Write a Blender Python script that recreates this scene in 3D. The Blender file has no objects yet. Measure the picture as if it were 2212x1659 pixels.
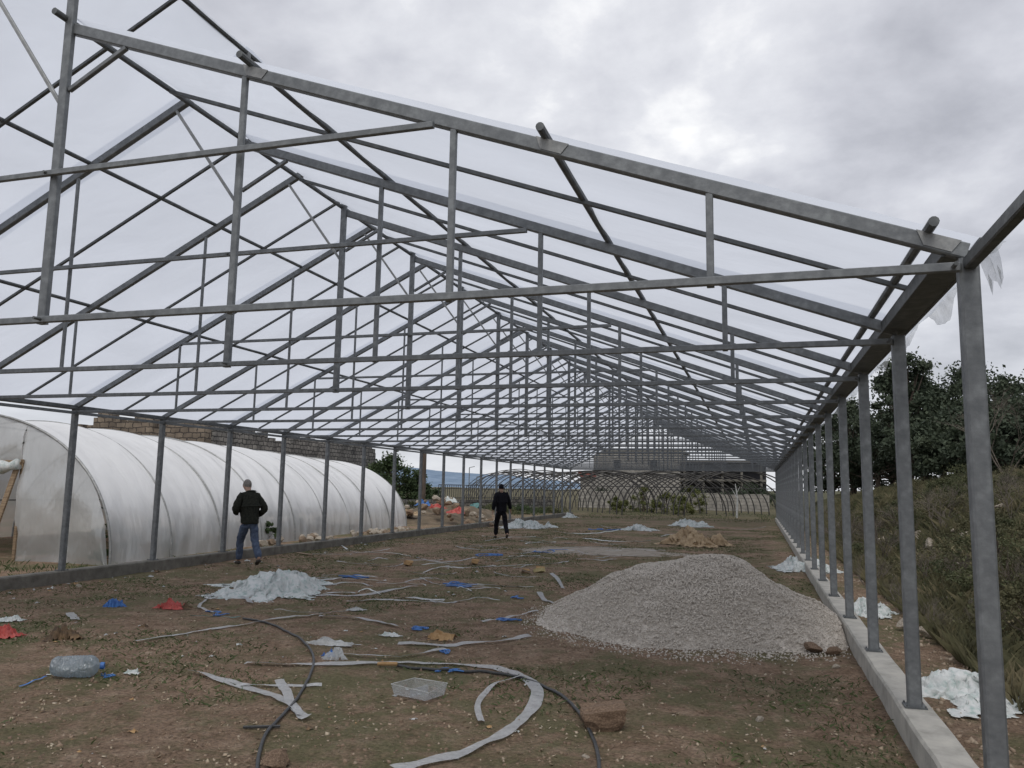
import bpy, bmesh, math, random, numpy as np
from mathutils import Vector, Matrix, noise, Euler
R=math.radians
random.seed(7); rng=np.random.default_rng(7)
sc=bpy.context.scene; COL=sc.collection
# ---------------- camera (fitted) -----------------
f,th,ps,rho=1715.42,0.12861,0.29965,0.01743
XR,XL,ZE,Y0,S,XK,ZR,ZT=1.069,-11.399,1.193,4.530,2.1593,-5.040,3.489,4.419
CH=1.75
ZE+=CH; ZR+=CH; ZT+=CH; ZK=CH-1.55
F=Vector((-math.sin(ps)*math.cos(th),math.cos(ps)*math.cos(th),math.sin(th)))
R0=Vector((math.cos(ps),math.sin(ps),0)); U0=R0.cross(F)
RR=R0*math.cos(rho)+U0*math.sin(rho); UU=-R0*math.sin(rho)+U0*math.cos(rho)
cd=bpy.data.cameras.new('camera'); cam=bpy.data.objects.new('camera',cd); COL.objects.link(cam); sc.camera=cam
cam.matrix_world=Matrix(((RR.x,UU.x,-F.x,0),(RR.y,UU.y,-F.y,0),(RR.z,UU.z,-F.z,CH),(0,0,0,1)))
cd.sensor_width=36; cd.lens=f/2212*36; cd.clip_start=.05; cd.clip_end=9000
def ray(px,py):
    return (RR*((px-1106)/f)-UU*((py-829.5)/f)+F)
def G(px,py,z=0.):
    d=ray(px,py); t=(z-CH)/d.z
    return Vector((d.x*t,d.y*t,z))
def P(px,py,Y):
    d=ray(px,py); t=Y/d.y
    return Vector((d.x*t,Y,CH+d.z*t))
NT=22
YE=Y0+S*(NT-1)
# ---------------- materials -----------------
def newmat(name):
    m=bpy.data.materials.new(name); m.use_nodes=True; nt=m.node_tree
    for n in list(nt.nodes): nt.nodes.remove(n)
    o=nt.nodes.new('ShaderNodeOutputMaterial'); return m,nt,o
def ramp(nt,stops,interp='LINEAR'):
    r=nt.nodes.new('ShaderNodeValToRGB'); cr=r.color_ramp; cr.interpolation=interp
    while len(cr.elements)<len(stops): cr.elements.new(.5)
    for e,(p_,c) in zip(cr.elements,stops): e.position=p_; e.color=(*c,1)
    return r
def noisen(nt,vec,scale,detail=5,rough=.6,dist=0):
    n=nt.nodes.new('ShaderNodeTexNoise'); n.inputs['Scale'].default_value=scale; n.inputs['Detail'].default_value=detail
    n.inputs['Roughness'].default_value=rough; n.inputs['Distortion'].default_value=dist
    if vec: nt.links.new(vec,n.inputs['Vector'])
    return n
def M(name,c1,c2,scale=8,rough=.8,bump=.2,metal=0,c3=None,stretch=None,bscale=None,detail=6,trans=0,spec=.5,bdist=.02):
    m,nt,o=newmat(name)
    tc=nt.nodes.new('ShaderNodeTexCoord'); v=tc.outputs['Object']
    if stretch:
        mp=nt.nodes.new('ShaderNodeMapping'); mp.inputs['Scale'].default_value=stretch; nt.links.new(v,mp.inputs['Vector']); v=mp.outputs[0]
    n=noisen(nt,v,scale,detail)
    st=[(.35,c1),(.65,c2)] if c3 is None else [(.3,c1),(.5,c3),(.7,c2)]
    r=ramp(nt,st); nt.links.new(n.outputs['Fac'],r.inputs['Fac'])
    b=nt.nodes.new('ShaderNodeBsdfPrincipled'); nt.links.new(r.outputs[0],b.inputs['Base Color'])
    b.inputs['Roughness'].default_value=rough; b.inputs['Metallic'].default_value=metal
    b.inputs['Specular IOR Level'].default_value=spec
    if bump:
        n2=noisen(nt,v,bscale or scale*3,6); bp=nt.nodes.new('ShaderNodeBump'); bp.inputs['Strength'].default_value=bump; bp.inputs['Distance'].default_value=bdist
        nt.links.new(n2.outputs['Fac'],bp.inputs['Height']); nt.links.new(bp.outputs[0],b.inputs['Normal'])
    out=b.outputs[0]
    if trans:
        t=nt.nodes.new('ShaderNodeBsdfTranslucent'); nt.links.new(r.outputs[0],t.inputs['Color'])
        mx=nt.nodes.new('ShaderNodeMixShader'); mx.inputs[0].default_value=trans; nt.links.new(out,mx.inputs[1]); nt.links.new(t.outputs[0],mx.inputs[2]); out=mx.outputs[0]
    nt.links.new(out,o.inputs['Surface']); return m
def film(name,col=(.9,.91,.94),transp=(.2,.4),diff=.25,scale=.8,stretch=(1,1,1),bump=.3,gloss=.08,lo=.88,bd=.15,cs=2.3,gr=.25,zfade=None):
    m,nt,o=newmat(name); L=nt.links.new
    tc=nt.nodes.new('ShaderNodeTexCoord'); mp=nt.nodes.new('ShaderNodeMapping'); mp.inputs['Scale'].default_value=stretch; L(tc.outputs['Object'],mp.inputs['Vector'])
    n=noisen(nt,mp.outputs[0],scale,5)
    n2=noisen(nt,mp.outputs[0],scale*cs,4,.5,.4)
    bp=nt.nodes.new('ShaderNodeBump'); bp.inputs['Strength'].default_value=bump; bp.inputs['Distance'].default_value=bd; L(n2.outputs['Fac'],bp.inputs['Height'])
    cr=ramp(nt,[(.3,tuple(c*lo for c in col)),(.7,col)]); L(n2.outputs['Fac'],cr.inputs['Fac'])
    t=nt.nodes.new('ShaderNodeBsdfTranslucent'); d=nt.nodes.new('ShaderNodeBsdfDiffuse'); L(cr.outputs[0],t.inputs['Color']); L(cr.outputs[0],d.inputs['Color'])
    L(bp.outputs[0],t.inputs['Normal']); L(bp.outputs[0],d.inputs['Normal'])
    m1=nt.nodes.new('ShaderNodeMixShader'); m1.inputs[0].default_value=diff; L(t.outputs[0],m1.inputs[1]); L(d.outputs[0],m1.inputs[2])
    g=nt.nodes.new('ShaderNodeBsdfGlossy'); g.inputs['Roughness'].default_value=gr; L(bp.outputs[0],g.inputs['Normal'])
    m2=nt.nodes.new('ShaderNodeMixShader'); m2.inputs[0].default_value=gloss; L(m1.outputs[0],m2.inputs[1]); L(g.outputs[0],m2.inputs[2])
    tr=nt.nodes.new('ShaderNodeBsdfTransparent'); tr.inputs['Color'].default_value=(.95,.96,.98,1)
    rr=nt.nodes.new('ShaderNodeMapRange'); rr.inputs[1].default_value=.3; rr.inputs[2].default_value=.7; rr.inputs[3].default_value=transp[0]; rr.inputs[4].default_value=transp[1]
    L(n.outputs['Fac'],rr.inputs[0]); fac=rr.outputs[0]
    if zfade:
        sp=nt.nodes.new('ShaderNodeSeparateXYZ'); L(tc.outputs['Object'],sp.inputs[0])
        wz=nt.nodes.new('ShaderNodeMath'); wz.operation='MULTIPLY_ADD'; wz.inputs[1].default_value=1.6; L(n.outputs['Fac'],wz.inputs[0]); L(sp.outputs[2],wz.inputs[2])
        mz=nt.nodes.new('ShaderNodeMapRange'); mz.interpolation_type='SMOOTHSTEP'; mz.inputs[1].default_value=zfade[0]+.8; mz.inputs[2].default_value=zfade[1]+.8; mz.inputs[3].default_value=zfade[2]; mz.inputs[4].default_value=0; L(wz.outputs[0],mz.inputs[0])
        ad=nt.nodes.new('ShaderNodeMath'); L(fac,ad.inputs[0]); L(mz.outputs[0],ad.inputs[1]); fac=ad.outputs[0]
    m3=nt.nodes.new('ShaderNodeMixShader'); L(fac,m3.inputs[0]); L(m2.outputs[0],m3.inputs[1]); L(tr.outputs[0],m3.inputs[2])
    L(m3.outputs[0],o.inputs['Surface']); return m
GALV=M('galvanised steel',(.13,.14,.147),(.24,.255,.26),14,.5,.1,.3,c3=(.175,.185,.192))
GALVD=M('weathered galvanised steel',(.08,.088,.092),(.165,.175,.175),12,.55,.1,.3,c3=(.115,.122,.125))
GALVL=M('bright galvanised plate',(.22,.225,.225),(.34,.345,.34),16,.5,.1,.3)
IRON=M('dull dark iron',(.035,.035,.035),(.09,.085,.08),6,.8,.1,.1)
ROOF=film('roof film',(.70,.73,.785),(.0,.04),.06,.32,(1,1.2,1),.35,.015,.90,.25,1.8)
LAP=film('overlapping roof film',(.78,.80,.84),(.45,.55),.1,.5,(1,1,1),.3,.02,.95)
TUN=film('tunnel film',(.98,.985,.985),(.03,.08),.82,.6,(.8,1.8,.5),.7,.22,.90,.12,1.8,.20,zfade=(.2,1.6,.42))
TUNF=film('tunnel end film',(.86,.88,.88),(.20,.38),.7,.7,(1,1,.5),.9,.18,.82,.14,1.8,.22,zfade=(.2,1.2,.3))
CLEAR=film('clear scrap film',(.82,.85,.86),(.35,.65),.55,6,(1,1,1),.5,.12)
STRAP=film('plastic strap',(.60,.61,.62),(.15,.38),.8,10,(1,1,1),.4,.16)
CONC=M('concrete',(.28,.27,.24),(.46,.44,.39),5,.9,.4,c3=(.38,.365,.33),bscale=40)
CONCD=M('dark concrete',(.10,.095,.08),(.22,.21,.18),5,.9,.4,c3=(.16,.15,.13),bscale=40)  # same mottled concrete in a darker tone
SANDP=M('pale flattened grit',(.22,.185,.145),(.36,.32,.27),3,.95,.5,c3=(.29,.25,.205),bscale=30)
BAGW=M('white woven plastic',(.40,.52,.49),(.80,.81,.80),14,.5,.4,c3=(.70,.73,.72),trans=.2,bdist=.03)
BAGG=M('grey plastic scrap',(.36,.365,.36),(.58,.59,.58),9,.5,.4,trans=.1)
TAN=M('tan sackcloth',(.30,.215,.125),(.52,.39,.25),9,.85,.5)
BROWNB=M('brown sack',(.05,.035,.025),(.2,.13,.07),9,.8,.5)
CARD=M('ochre cardboard',(.30,.18,.08),(.42,.27,.13),9,.85,.4)
RED=M('red plastic bag',(.36,.04,.035),(.55,.11,.09),10,.45,.4,trans=.1)
BLUE=M('blue plastic',(.03,.10,.32),(.06,.2,.5),20,.45,.3)
TEAL=M('teal plastic',(.05,.14,.14),(.1,.26,.25),20,.5,.3)
HOSE=M('black hose',(.02,.022,.024),(.05,.05,.052),30,.5,.1)
WOOD=M('weathered wood',(.16,.11,.07),(.33,.24,.15),6,.85,.4,stretch=(1,1,8))
ROCKM=M('limestone rock',(.24,.20,.155),(.50,.45,.39),7,.9,.6,c3=(.38,.33,.265),bscale=25)
ROCKO=M('orange earth stained rock',(.15,.11,.075),(.34,.265,.19),5,.9,.6,c3=(.235,.17,.115),bscale=25)
ROCKB=M('rust brown rock',(.12,.075,.048),(.30,.205,.135),9,.9,.8,bscale=30)
GRAV=M('gravel stones',(.32,.287,.25),(.75,.69,.61),45,.9,.3,c3=(.54,.49,.43),bscale=90)
PEBB=M('pale pebbles',(.17,.125,.085),(.48,.41,.32),3,.9,.3,c3=(.28,.21,.15))
SOILM=M('heaped soil',(.08,.065,.045),(.20,.15,.10),2,.95,.8,c3=(.13,.10,.065))
CLOD=M('earth clods',(.11,.074,.05),(.28,.205,.145),3,.95,.6,c3=(.18,.125,.085))
FLAKE=M('dry leaf flakes',(.24,.19,.13),(.54,.47,.36),1.5,.9,0,c3=(.38,.30,.21))
LEAF=M('green weeds',(.048,.068,.026),(.13,.16,.062),1.1,.8,0,c3=(.08,.108,.04),trans=.25)
DRY=M('dry scrub',(.055,.06,.03),(.27,.225,.135),1.6,.9,0,c3=(.13,.122,.063),trans=.2)
OLIVE=M('olive bush leaves',(.045,.055,.026),(.16,.16,.08),1.2,.9,0,c3=(.09,.10,.047),trans=.2)
TREEL=M('dark foliage',(.028,.042,.027),(.085,.105,.062),.8,.8,0,c3=(.05,.068,.04),trans=.15)
TREE2=M('fresh foliage',(.03,.05,.02),(.09,.12,.045),1.3,.8,0,c3=(.05,.08,.03),trans=.2)
YELL=M('yellow green foliage',(.09,.11,.03),(.19,.2,.07),1.3,.8,0,trans=.2)
BARK=M('bark',(.05,.04,.03),(.13,.10,.08),8,.95,.6,stretch=(1,1,.2))
TWIG=M('bare grey twigs',(.10,.085,.07),(.20,.17,.14),8,.95,0)
SKIN=M('skin',(.36,.22,.16),(.42,.27,.20),20,.6,0)
JACK=M('dark olive jacket',(.014,.016,.013),(.034,.035,.028),30,.9,.3,spec=.15)
JEAN=M('blue jeans',(.055,.073,.12),(.11,.14,.20),25,.9,.3,spec=.15)
BLK=M('black cloth',(.006,.006,.009),(.014,.014,.018),30,.9,.3,spec=.15)
SHOE=M('dark leather',(.02,.018,.015),(.05,.04,.03),30,.6,.2)
HAIR=M('grey hair',(.16,.145,.13),(.34,.32,.30),60,.9,.4,spec=.2)
DARK=M('dark opening',(.01,.01,.012),(.03,.03,.035),2,.5,0)
YCARD=M('yellow carton',(.40,.33,.16),(.5,.42,.22),8,.8,.2)
def brickmat(name,c1,c2,mortar,sx,sy,lo=.45,bump=.6):
    m,nt,o=newmat(name); L=nt.links.new
    tc=nt.nodes.new('ShaderNodeTexCoord'); sp=nt.nodes.new('ShaderNodeSeparateXYZ')
    dn=noisen(nt,tc.outputs['Object'],2.5,3); vm=nt.nodes.new('ShaderNodeVectorMath'); vm.operation='MULTIPLY_ADD'; vm.inputs[1].default_value=(.22,.22,.22); L(dn.outputs['Color'],vm.inputs[0]); L(tc.outputs['Object'],vm.inputs[2]); L(vm.outputs[0],sp.inputs[0])
    ad=nt.nodes.new('ShaderNodeMath'); ad.operation='ADD'; L(sp.outputs[0],ad.inputs[0]); L(sp.outputs[1],ad.inputs[1])
    cb=nt.nodes.new('ShaderNodeCombineXYZ'); L(ad.outputs[0],cb.inputs[0]); L(sp.outputs[2],cb.inputs[1])
    b=nt.nodes.new('ShaderNodeTexBrick'); L(cb.outputs[0],b.inputs['Vector']); b.inputs['Scale'].default_value=1
    b.inputs['Brick Width'].default_value=sx; b.inputs['Row Height'].default_value=sy; b.inputs['Mortar Size'].default_value=.025
    b.inputs['Color1'].default_value=(*c1,1); b.inputs['Color2'].default_value=(*c2,1); b.inputs['Mortar'].default_value=(*mortar,1)
    n=noisen(nt,tc.outputs['Object'],1.3,7); r=ramp(nt,[(.3,(lo,lo,lo)),(.7,(1.15,1.12,1.08))]); L(n.outputs['Fac'],r.inputs['Fac'])
    mx=nt.nodes.new('ShaderNodeMix'); mx.data_type='RGBA'; mx.blend_type='MULTIPLY'; mx.inputs[0].default_value=1
    L(b.outputs['Color'],mx.inputs[6]); L(r.outputs[0],mx.inputs[7])
    p=nt.nodes.new('ShaderNodeBsdfPrincipled'); p.inputs['Roughness'].default_value=.95; L(mx.outputs[2],p.inputs['Base Color'])
    bp=nt.nodes.new('ShaderNodeBump'); bp.inputs['Strength'].default_value=bump; bp.inputs['Distance'].default_value=.05; L(b.outputs['Fac'],bp.inputs['Height']); bp.invert=True
    L(bp.outputs[0],p.inputs['Normal']); L(p.outputs[0],o.inputs['Surface']); return m
STONET=brickmat('brown rubble masonry',(.27,.225,.175),(.17,.14,.11),(.06,.05,.045),.5,.26,.35)
STONEG=brickmat('grey rubble masonry',(.17,.165,.16),(.33,.32,.30),(.05,.05,.05),.38,.24)
STONEB=brickmat('beige stone masonry',(.40,.385,.355),(.31,.295,.27),(.24,.23,.21),.6,.3,.65)
ROOFT=M('red metal',(.18,.05,.04),(.26,.08,.06),4,.7,.1)
HILLM=M('hazy wooded hillside',(.16,.22,.30),(.24,.31,.40),.02,1,0,spec=0)  # distance haze is tinted into this blue-grey base colour
def groundmat():
    m,nt,o=newmat('earth with weeds'); L=nt.links.new
    tc=nt.nodes.new('ShaderNodeTexCoord'); v=tc.outputs['Object']
    n1=noisen(nt,v,.5,8,.62,.3); n2=noisen(nt,v,3.2,10,.78); n3=noisen(nt,v,30,7,.75); n4=noisen(nt,v,1.9,8,.75,.5)
    soil=ramp(nt,[(.30,(.135,.09,.060)),(.44,(.25,.173,.120)),(.58,(.345,.25,.180)),(.72,(.48,.385,.295))]); L(n2.outputs['Fac'],soil.inputs['Fac'])
    fine=ramp(nt,[(.32,(.40,.38,.36)),(.5,(1,1,1)),(.68,(1.45,1.4,1.35))]); L(n3.outputs['Fac'],fine.inputs['Fac'])
    mx=nt.nodes.new('ShaderNodeMix'); mx.data_type='RGBA'; mx.blend_type='MULTIPLY'; mx.inputs[0].default_value=1; L(soil.outputs[0],mx.inputs[6]); L(fine.outputs[0],mx.inputs[7])
    gr=ramp(nt,[(.3,(.08,.088,.042)),(.7,(.20,.20,.10))]); L(n3.outputs['Fac'],gr.inputs['Fac'])
    ms=ramp(nt,[(.465,(0,0,0)),(.55,(.75,.75,.75))]); 
    av=nt.nodes.new('ShaderNodeMath'); av.operation='ADD'; L(n1.outputs['Fac'],av.inputs[0]); L(n4.outputs['Fac'],av.inputs[1])
    hv=nt.nodes.new('ShaderNodeMath'); hv.operation='MULTIPLY'; hv.inputs[1].default_value=.5; L(av.outputs[0],hv.inputs[0]); L(hv.outputs[0],ms.inputs['Fac'])
    mg=nt.nodes.new('ShaderNodeMix'); mg.data_type='RGBA'; L(ms.outputs[0],mg.inputs[0]); L(mx.outputs[2],mg.inputs[6]); L(gr.outputs[0],mg.inputs[7])
    sp=nt.nodes.new('ShaderNodeSeparateXYZ'); L(v,sp.inputs[0])
    mr=nt.nodes.new('ShaderNodeMapRange'); mr.inputs[1].default_value=2.2; mr.inputs[2].default_value=3.4; L(sp.outputs[0],mr.inputs[0])
    sg=ramp(nt,[(.35,(.035,.04,.02)),(.55,(.09,.085,.045)),(.7,(.16,.135,.08))]); L(n4.outputs['Fac'],sg.inputs['Fac'])
    mh=nt.nodes.new('ShaderNodeMix'); mh.data_type='RGBA'; L(mr.outputs[0],mh.inputs[0]); L(mg.outputs[2],mh.inputs[6]); L(sg.outputs[0],mh.inputs[7])
    mr2=nt.nodes.new('ShaderNodeMapRange'); mr2.inputs[1].default_value=38; mr2.inputs[2].default_value=58; mr2.inputs[4].default_value=.8; L(sp.outputs[1],mr2.inputs[0])
    mk=nt.nodes.new('ShaderNodeMix'); mk.data_type='RGBA'; L(mr2.outputs[0],mk.inputs[0]); L(mh.outputs[2],mk.inputs[6]); 
    g3=ramp(nt,[(.35,(.06,.066,.036)),(.65,(.12,.11,.065))]); L(n4.outputs['Fac'],g3.inputs['Fac']); L(g3.outputs[0],mk.inputs[7])
    p=nt.nodes.new('ShaderNodeBsdfPrincipled'); p.inputs['Roughness'].default_value=.95; p.inputs['Specular IOR Level'].default_value=.15; L(mk.outputs[2],p.inputs['Base Color'])
    ah=nt.nodes.new('ShaderNodeMath'); ah.operation='ADD'; L(n2.outputs['Fac'],ah.inputs[0]); L(n3.outputs['Fac'],ah.inputs[1])
    bp=nt.nodes.new('ShaderNodeBump'); bp.inputs['Strength'].default_value=1.; bp.inputs['Distance'].default_value=.05; L(ah.outputs[0],bp.inputs['Height']); L(bp.outputs[0],p.inputs['Normal'])
    L(p.outputs[0],o.inputs['Surface']); return m
GROUND=groundmat()
# ---------------- mesh helpers -----------------
WL={}
def link(name,me,mat,parent=None,origin=None):
    ob=bpy.data.objects.new(name,me); COL.objects.link(ob)
    if mat: me.materials.append(mat)
    po=WL[parent.name] if parent else Vector((0,0,0))
    og=Vector(origin) if origin is not None else po
    if parent: ob.parent=parent
    ob.location=og-po; WL[ob.name]=og.copy()
    return ob,og
class MB:
    def __init__(s): s.v=[]; s.f=[]
    def add(s,vs,fs):
        n=len(s.v); s.v+= [tuple(v) for v in vs]; s.f+=[tuple(i+n for i in q) for q in fs]; return s
    def box(s,c,d,rot=None):
        c=Vector(c); M3=rot.to_3x3() if rot else Matrix.Identity(3)
        vs=[c+M3@Vector((x*d[0]/2,y*d[1]/2,z*d[2]/2)) for x in(-1,1) for y in(-1,1) for z in(-1,1)]
        return s.add(vs,[(0,1,3,2),(4,6,7,5),(0,4,5,1),(2,3,7,6),(0,2,6,4),(1,5,7,3)])
    def beam(s,a,b,w,h,up=(0,0,1)):
        a=Vector(a);b=Vector(b); d=(b-a).normalized(); sd=d.cross(Vector(up))
        if sd.length<1e-3: sd=d.cross(Vector((0,1,0)))
        sd.normalize(); u=sd.cross(d)
        e=min(w,h)*.12; pr=[(-w/2+e,-h/2),(w/2-e,-h/2),(w/2,-h/2+e),(w/2,h/2-e),(w/2-e,h/2),(-w/2+e,h/2),(-w/2,h/2-e),(-w/2,-h/2+e)]
        vs=[q+sd*x+u*y for q in(a,b) for x,y in pr]
        return s.add(vs,[tuple(range(8)),tuple(range(15,7,-1))]+[(i,8+i,8+(i+1)%8,(i+1)%8) for i in range(8)])
    def tube(s,pts,r,n=8,caps=True):
        pts=[Vector(p) for p in pts]; vs=[];m=len(pts); rs=r if isinstance(r,(list,tuple)) else [r]*m
        prev=None
        for i,p in enumerate(pts):
            d=(pts[min(i+1,m-1)]-pts[max(i-1,0)]).normalized()
            if prev is None:
                a=d.cross(Vector((0,0,1)))
                if a.length<.05: a=d.cross(Vector((1,0,0)))
            else: a=prev-d*prev.dot(d)
            a.normalize(); prev=a; b=d.cross(a)
            for k in range(n):
                t=2*math.pi*k/n; vs.append(p+(a*math.cos(t)+b*math.sin(t))*rs[i])
        fs=[(i*n+k,i*n+(k+1)%n,(i+1)*n+(k+1)%n,(i+1)*n+k) for i in range(m-1) for k in range(n)]
        if caps: fs+=[tuple(range(n))[::-1],tuple((m-1)*n+k for k in range(n))]
        return s.add(vs,fs)
    def build(s,name,mat,parent=None,origin=None,smooth=False):
        me=bpy.data.meshes.new(name)
        po=WL[parent.name] if parent else Vector((0,0,0))
        og=Vector(origin) if origin is not None else po
        me.from_pydata([(v[0]-og.x,v[1]-og.y,v[2]-og.z) for v in s.v],[],s.f); me.update()
        if smooth: me.polygons.foreach_set('use_smooth',[True]*len(me.polygons))
        ob,_=link(name,me,mat,parent,og); return ob
def npmesh(name,V,Fc,mat,parent=None,origin=None):
    me=bpy.data.meshes.new(name)
    og=Vector(origin) if origin is not None else (WL[parent.name] if parent else Vector((0,0,0)))
    V=np.asarray(V,dtype=np.float32)-np.array(og,dtype=np.float32); Fc=np.asarray(Fc,dtype=np.int32)
    k=Fc.shape[1]
    me.vertices.add(len(V)); me.vertices.foreach_set('co',V.ravel())
    me.loops.add(Fc.size); me.loops.foreach_set('vertex_index',Fc.ravel())
    me.polygons.add(len(Fc)); me.polygons.foreach_set('loop_start',np.arange(0,Fc.size,k,dtype=np.int32)); me.polygons.foreach_set('loop_total',np.full(len(Fc),k,dtype=np.int32))
    me.update(calc_edges=True); me.validate()
    return link(name,me,mat,parent,og)[0]
def empty(name,loc):
    o=bpy.data.objects.new(name,None); COL.objects.link(o); o.location=loc; WL[o.name]=Vector(loc); o.empty_display_size=.1; return o
def tag(o,label=None,cat=None,group=None,kind=None):
    if label:o['label']=label
    if cat:o['category']=cat
    if group:o['group']=group
    if kind:o['kind']=kind
    return o
def dup(o,parent=None,loc=None,skip=()):
    c=o.copy(); COL.objects.link(c); 
    if parent: c.parent=parent
    if loc is not None: c.location=loc
    for ch in [x for x in ALLCH.get(o.name,[])]:
        if ch.name.split('.')[0] in skip: continue
        dup(ch,c)
    return c
ALLCH={}
def index():
    ALLCH.clear()
    for o in bpy.data.objects:
        if o.parent: ALLCH.setdefault(o.parent.name,[]).append(o)
def nz(x,y,z=0,s=1.): return noise.noise(Vector((x*s,y*s,z)))
def fbm(x,y,z=0,s=1.,o=4):
    a=0;w=1;
    for k in range(o): a+=w*noise.noise(Vector((x*s,y*s,z+k*7.3))); s*=2.1; w*=.5
    return a
# ---------------- terrain -----------------
def sst(a,b,x):
    t=min(1,max(0,(x-a)/(b-a))); return t*t*(3-2*t)
def H(x,y,fine=True):
    z=0.
    if x>1.3:
        toe=2.2+.6*nz(y,0,3,.35)
        z+=1.05*sst(toe,toe+2.6,x)
        if x>toe+1.5: z+=min(x-toe-1.5,38)*.235
        z+= .42*sst(2.1,4,x)*fbm(x,y,1,.6,5)
        z*= (1-.75*sst(52,80,y))
    elif x<-45: z-=8*sst(-45,-95,x)
    if fine:
        z+=.022*fbm(x,y,5,1.1,3)*(1 if abs(y)<80 else 0)+.012*nz(x,y,9,7)
    return z
def axis(*segs):
    a=[]
    for lo,hi,st in segs: a+=list(np.arange(lo,hi,st))
    a.append(segs[-1][1]); return a
xs=axis((-4000,-400,600),(-400,-60,40),(-60,-14,2),(-14,9,.16),(9,44,.8),(44,120,8),(120,500,60),(500,4000,700))
ys=axis((-30,2,3),(2,16,.12),(16,34,.25),(34,75,.8),(75,150,6),(150,600,50),(600,6000,900))
V=[(x,y,H(x,y)) for y in ys for x in xs]; nx=len(xs)
Fc=[(j*nx+i,j*nx+i+1,(j+1)*nx+i+1,(j+1)*nx+i) for j in range(len(ys)-1) for i in range(nx-1)]
g=npmesh('ground',V,Fc,GROUND); tag(g,kind='structure'); g.data.polygons.foreach_set('use_smooth',[True]*len(g.data.polygons))
mb=MB(); N=60; vs=[]
for i in range(N+1):
    a=R(95)+R(75)*i/N
    prof=95*math.exp(-((i-25)/10)**2)+45*math.exp(-((i-42)/9)**2)+10*noise.noise(Vector((i*.35,0,0)))+38*math.exp(-((i-12)/9)**2)
    for k in range(5):
        rr=2500+k*150; vs.append((math.cos(a)*rr,math.sin(a)*rr,max(0,prof)*math.sin(k/4*math.pi/2)-4+4*noise.noise(Vector((i*.9,k,1)))))
mb.add(vs,[(i*5+k,i*5+k+1,(i+1)*5+k+1,(i+1)*5+k) for i in range(N) for k in range(4)])
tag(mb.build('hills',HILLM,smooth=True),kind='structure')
mb=MB(); c=G(1290,1191); vs=[(c.x,c.y,.034)]; n=60
for k in range(n):
    a=2*math.pi*k/n; r=1+.35*fbm(math.cos(a),math.sin(a),4,1.3,4)
    x=c.x+math.cos(a)*2.1*r; yy=c.y+math.sin(a)*1.5*r; vs.append((x,yy,H(x,yy)+.004))
mb.add(vs,[(0,1+k,1+(k+1)%n) for k in range(n)])
tag(mb.build('grit_patch',SANDP,origin=c),kind='structure')
# ---------------- greenhouse -----------------
gh=empty('greenhouse',(XK,Y0,0)); tag(gh,'long unfinished galvanized steel greenhouse frame with milky film roof over bare earth','greenhouse')
def child(mb,name,mat,par,org=None,**k): return mb.build(name,mat,par,org,**k)
def rz(x): return ZR+(ZE+.06-ZR)*(x-XK)/(XR-XK)
def lz(x): return ZT+(ZE+.06-ZT)*(XK-x)/(XK-XL)
y=Y0
tr=MB(); tr.beam((XK,y,ZR),(XR,y,rz(XR)),.06,.085)
truss=child(tr,'right_rafter',GALV,gh,(XK,y,0))
def TP(name,mat,*beams):
    m=MB()
    for b in beams: m.beam(*b)
    return child(m,name,mat,truss)
TP('left_rafter',GALV,((XK,y,ZT),(XL,y,lz(XL)),.06,.085))
TP('bottom_chord',GALV,((XL,y-.05,ZE-.03),(XR-.05,y-.05,ZE-.03),.04,.048))
TP('king_post',GALV,((XK,y-.03,ZE-.06),(XK,y-.03,ZT+.06),.072,.05))
for x in (P(501,662,Y0).x,P(972,637,Y0).x,P(1535,597,Y0).x):
    TP('web_post',GALV,((x,y-.01,ZE-.055),(x,y-.01,rz(x)-.04),.042,.035))
q2=(XK-XL)/3
for k in (1,2):
    x=XK-q2*k; TP('web_post',GALV,((x,y-.01,ZE-.05),(x,y-.01,lz(x)-.04),.033,.03))
xb=XK-.85; TP('brace',GALVL,((xb,y-.02,lz(xb)-.05),(XK-.04,y-.02,ZR-.62),.028,.028))
xb=XK+.55; TP('brace',GALV,((xb,y-.02,rz(xb)-.05),(XK+.04,y-.02,ZR-.52),.035,.035))
pb=P(948,290,Y0); xc=pb.x; zc=rz(xc)-.07
TP('collar_tie',GALV,((xc,y-.09,zc),(XK-(ZT-zc)/(ZT-ZE)*(XK-XL)+.1,y-.09,zc),.035,.042))
purl=[P(1180,325,Y0).x,P(545,170,Y0).x,P(2005,520,Y0).x]
for x in purl:
    m=MB(); m.add([(x-.06,y-.036,rz(x-.06)+.045),(x+.15,y-.036,rz(x+.15)+.045),(x+.10,y-.036,rz(x+.10)-.03),(x-.03,y-.036,rz(x-.03)-.03),
                   (x-.06,y-.031,rz(x-.06)+.045),(x+.15,y-.031,rz(x+.15)+.045),(x+.10,y-.031,rz(x+.10)-.03),(x-.03,y-.031,rz(x-.03)-.03)],
                  [(0,3,2,1),(4,5,6,7),(0,1,5,4),(1,2,6,5),(2,3,7,6),(3,0,4,7)])
    child(m,'gusset_plate',GALVL,truss)
m=MB()
for (x,z) in ((XK-.02,zc),(XK+.02,ZE-.03),(XR-.08,ZE-.03)):
    m.tube([(x,y-.13,z),(x,y-.05,z)],.012,6)
child(m,'bolt',GALVD,truss)
index()
trl=truss.location.copy()
for i in range(1,NT):
    dup(truss,gh,trl+Vector((0,S*i,0)),skip=('gusset_plate','collar_tie') if i==2 else ('gusset_plate',))
index()
def post(x,i,name='post'):
    yy=Y0+S*i; m=MB(); m.beam((x,yy,ZK-.01),(x,yy,ZE+.02),.095,.09,(0,1,0))
    return child(m,name,GALV,gh,(x,yy,0))
pr=post(XR,0); 
m=MB(); m.box((XR,Y0,ZK+.006),(.15,.15,.012))
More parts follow.
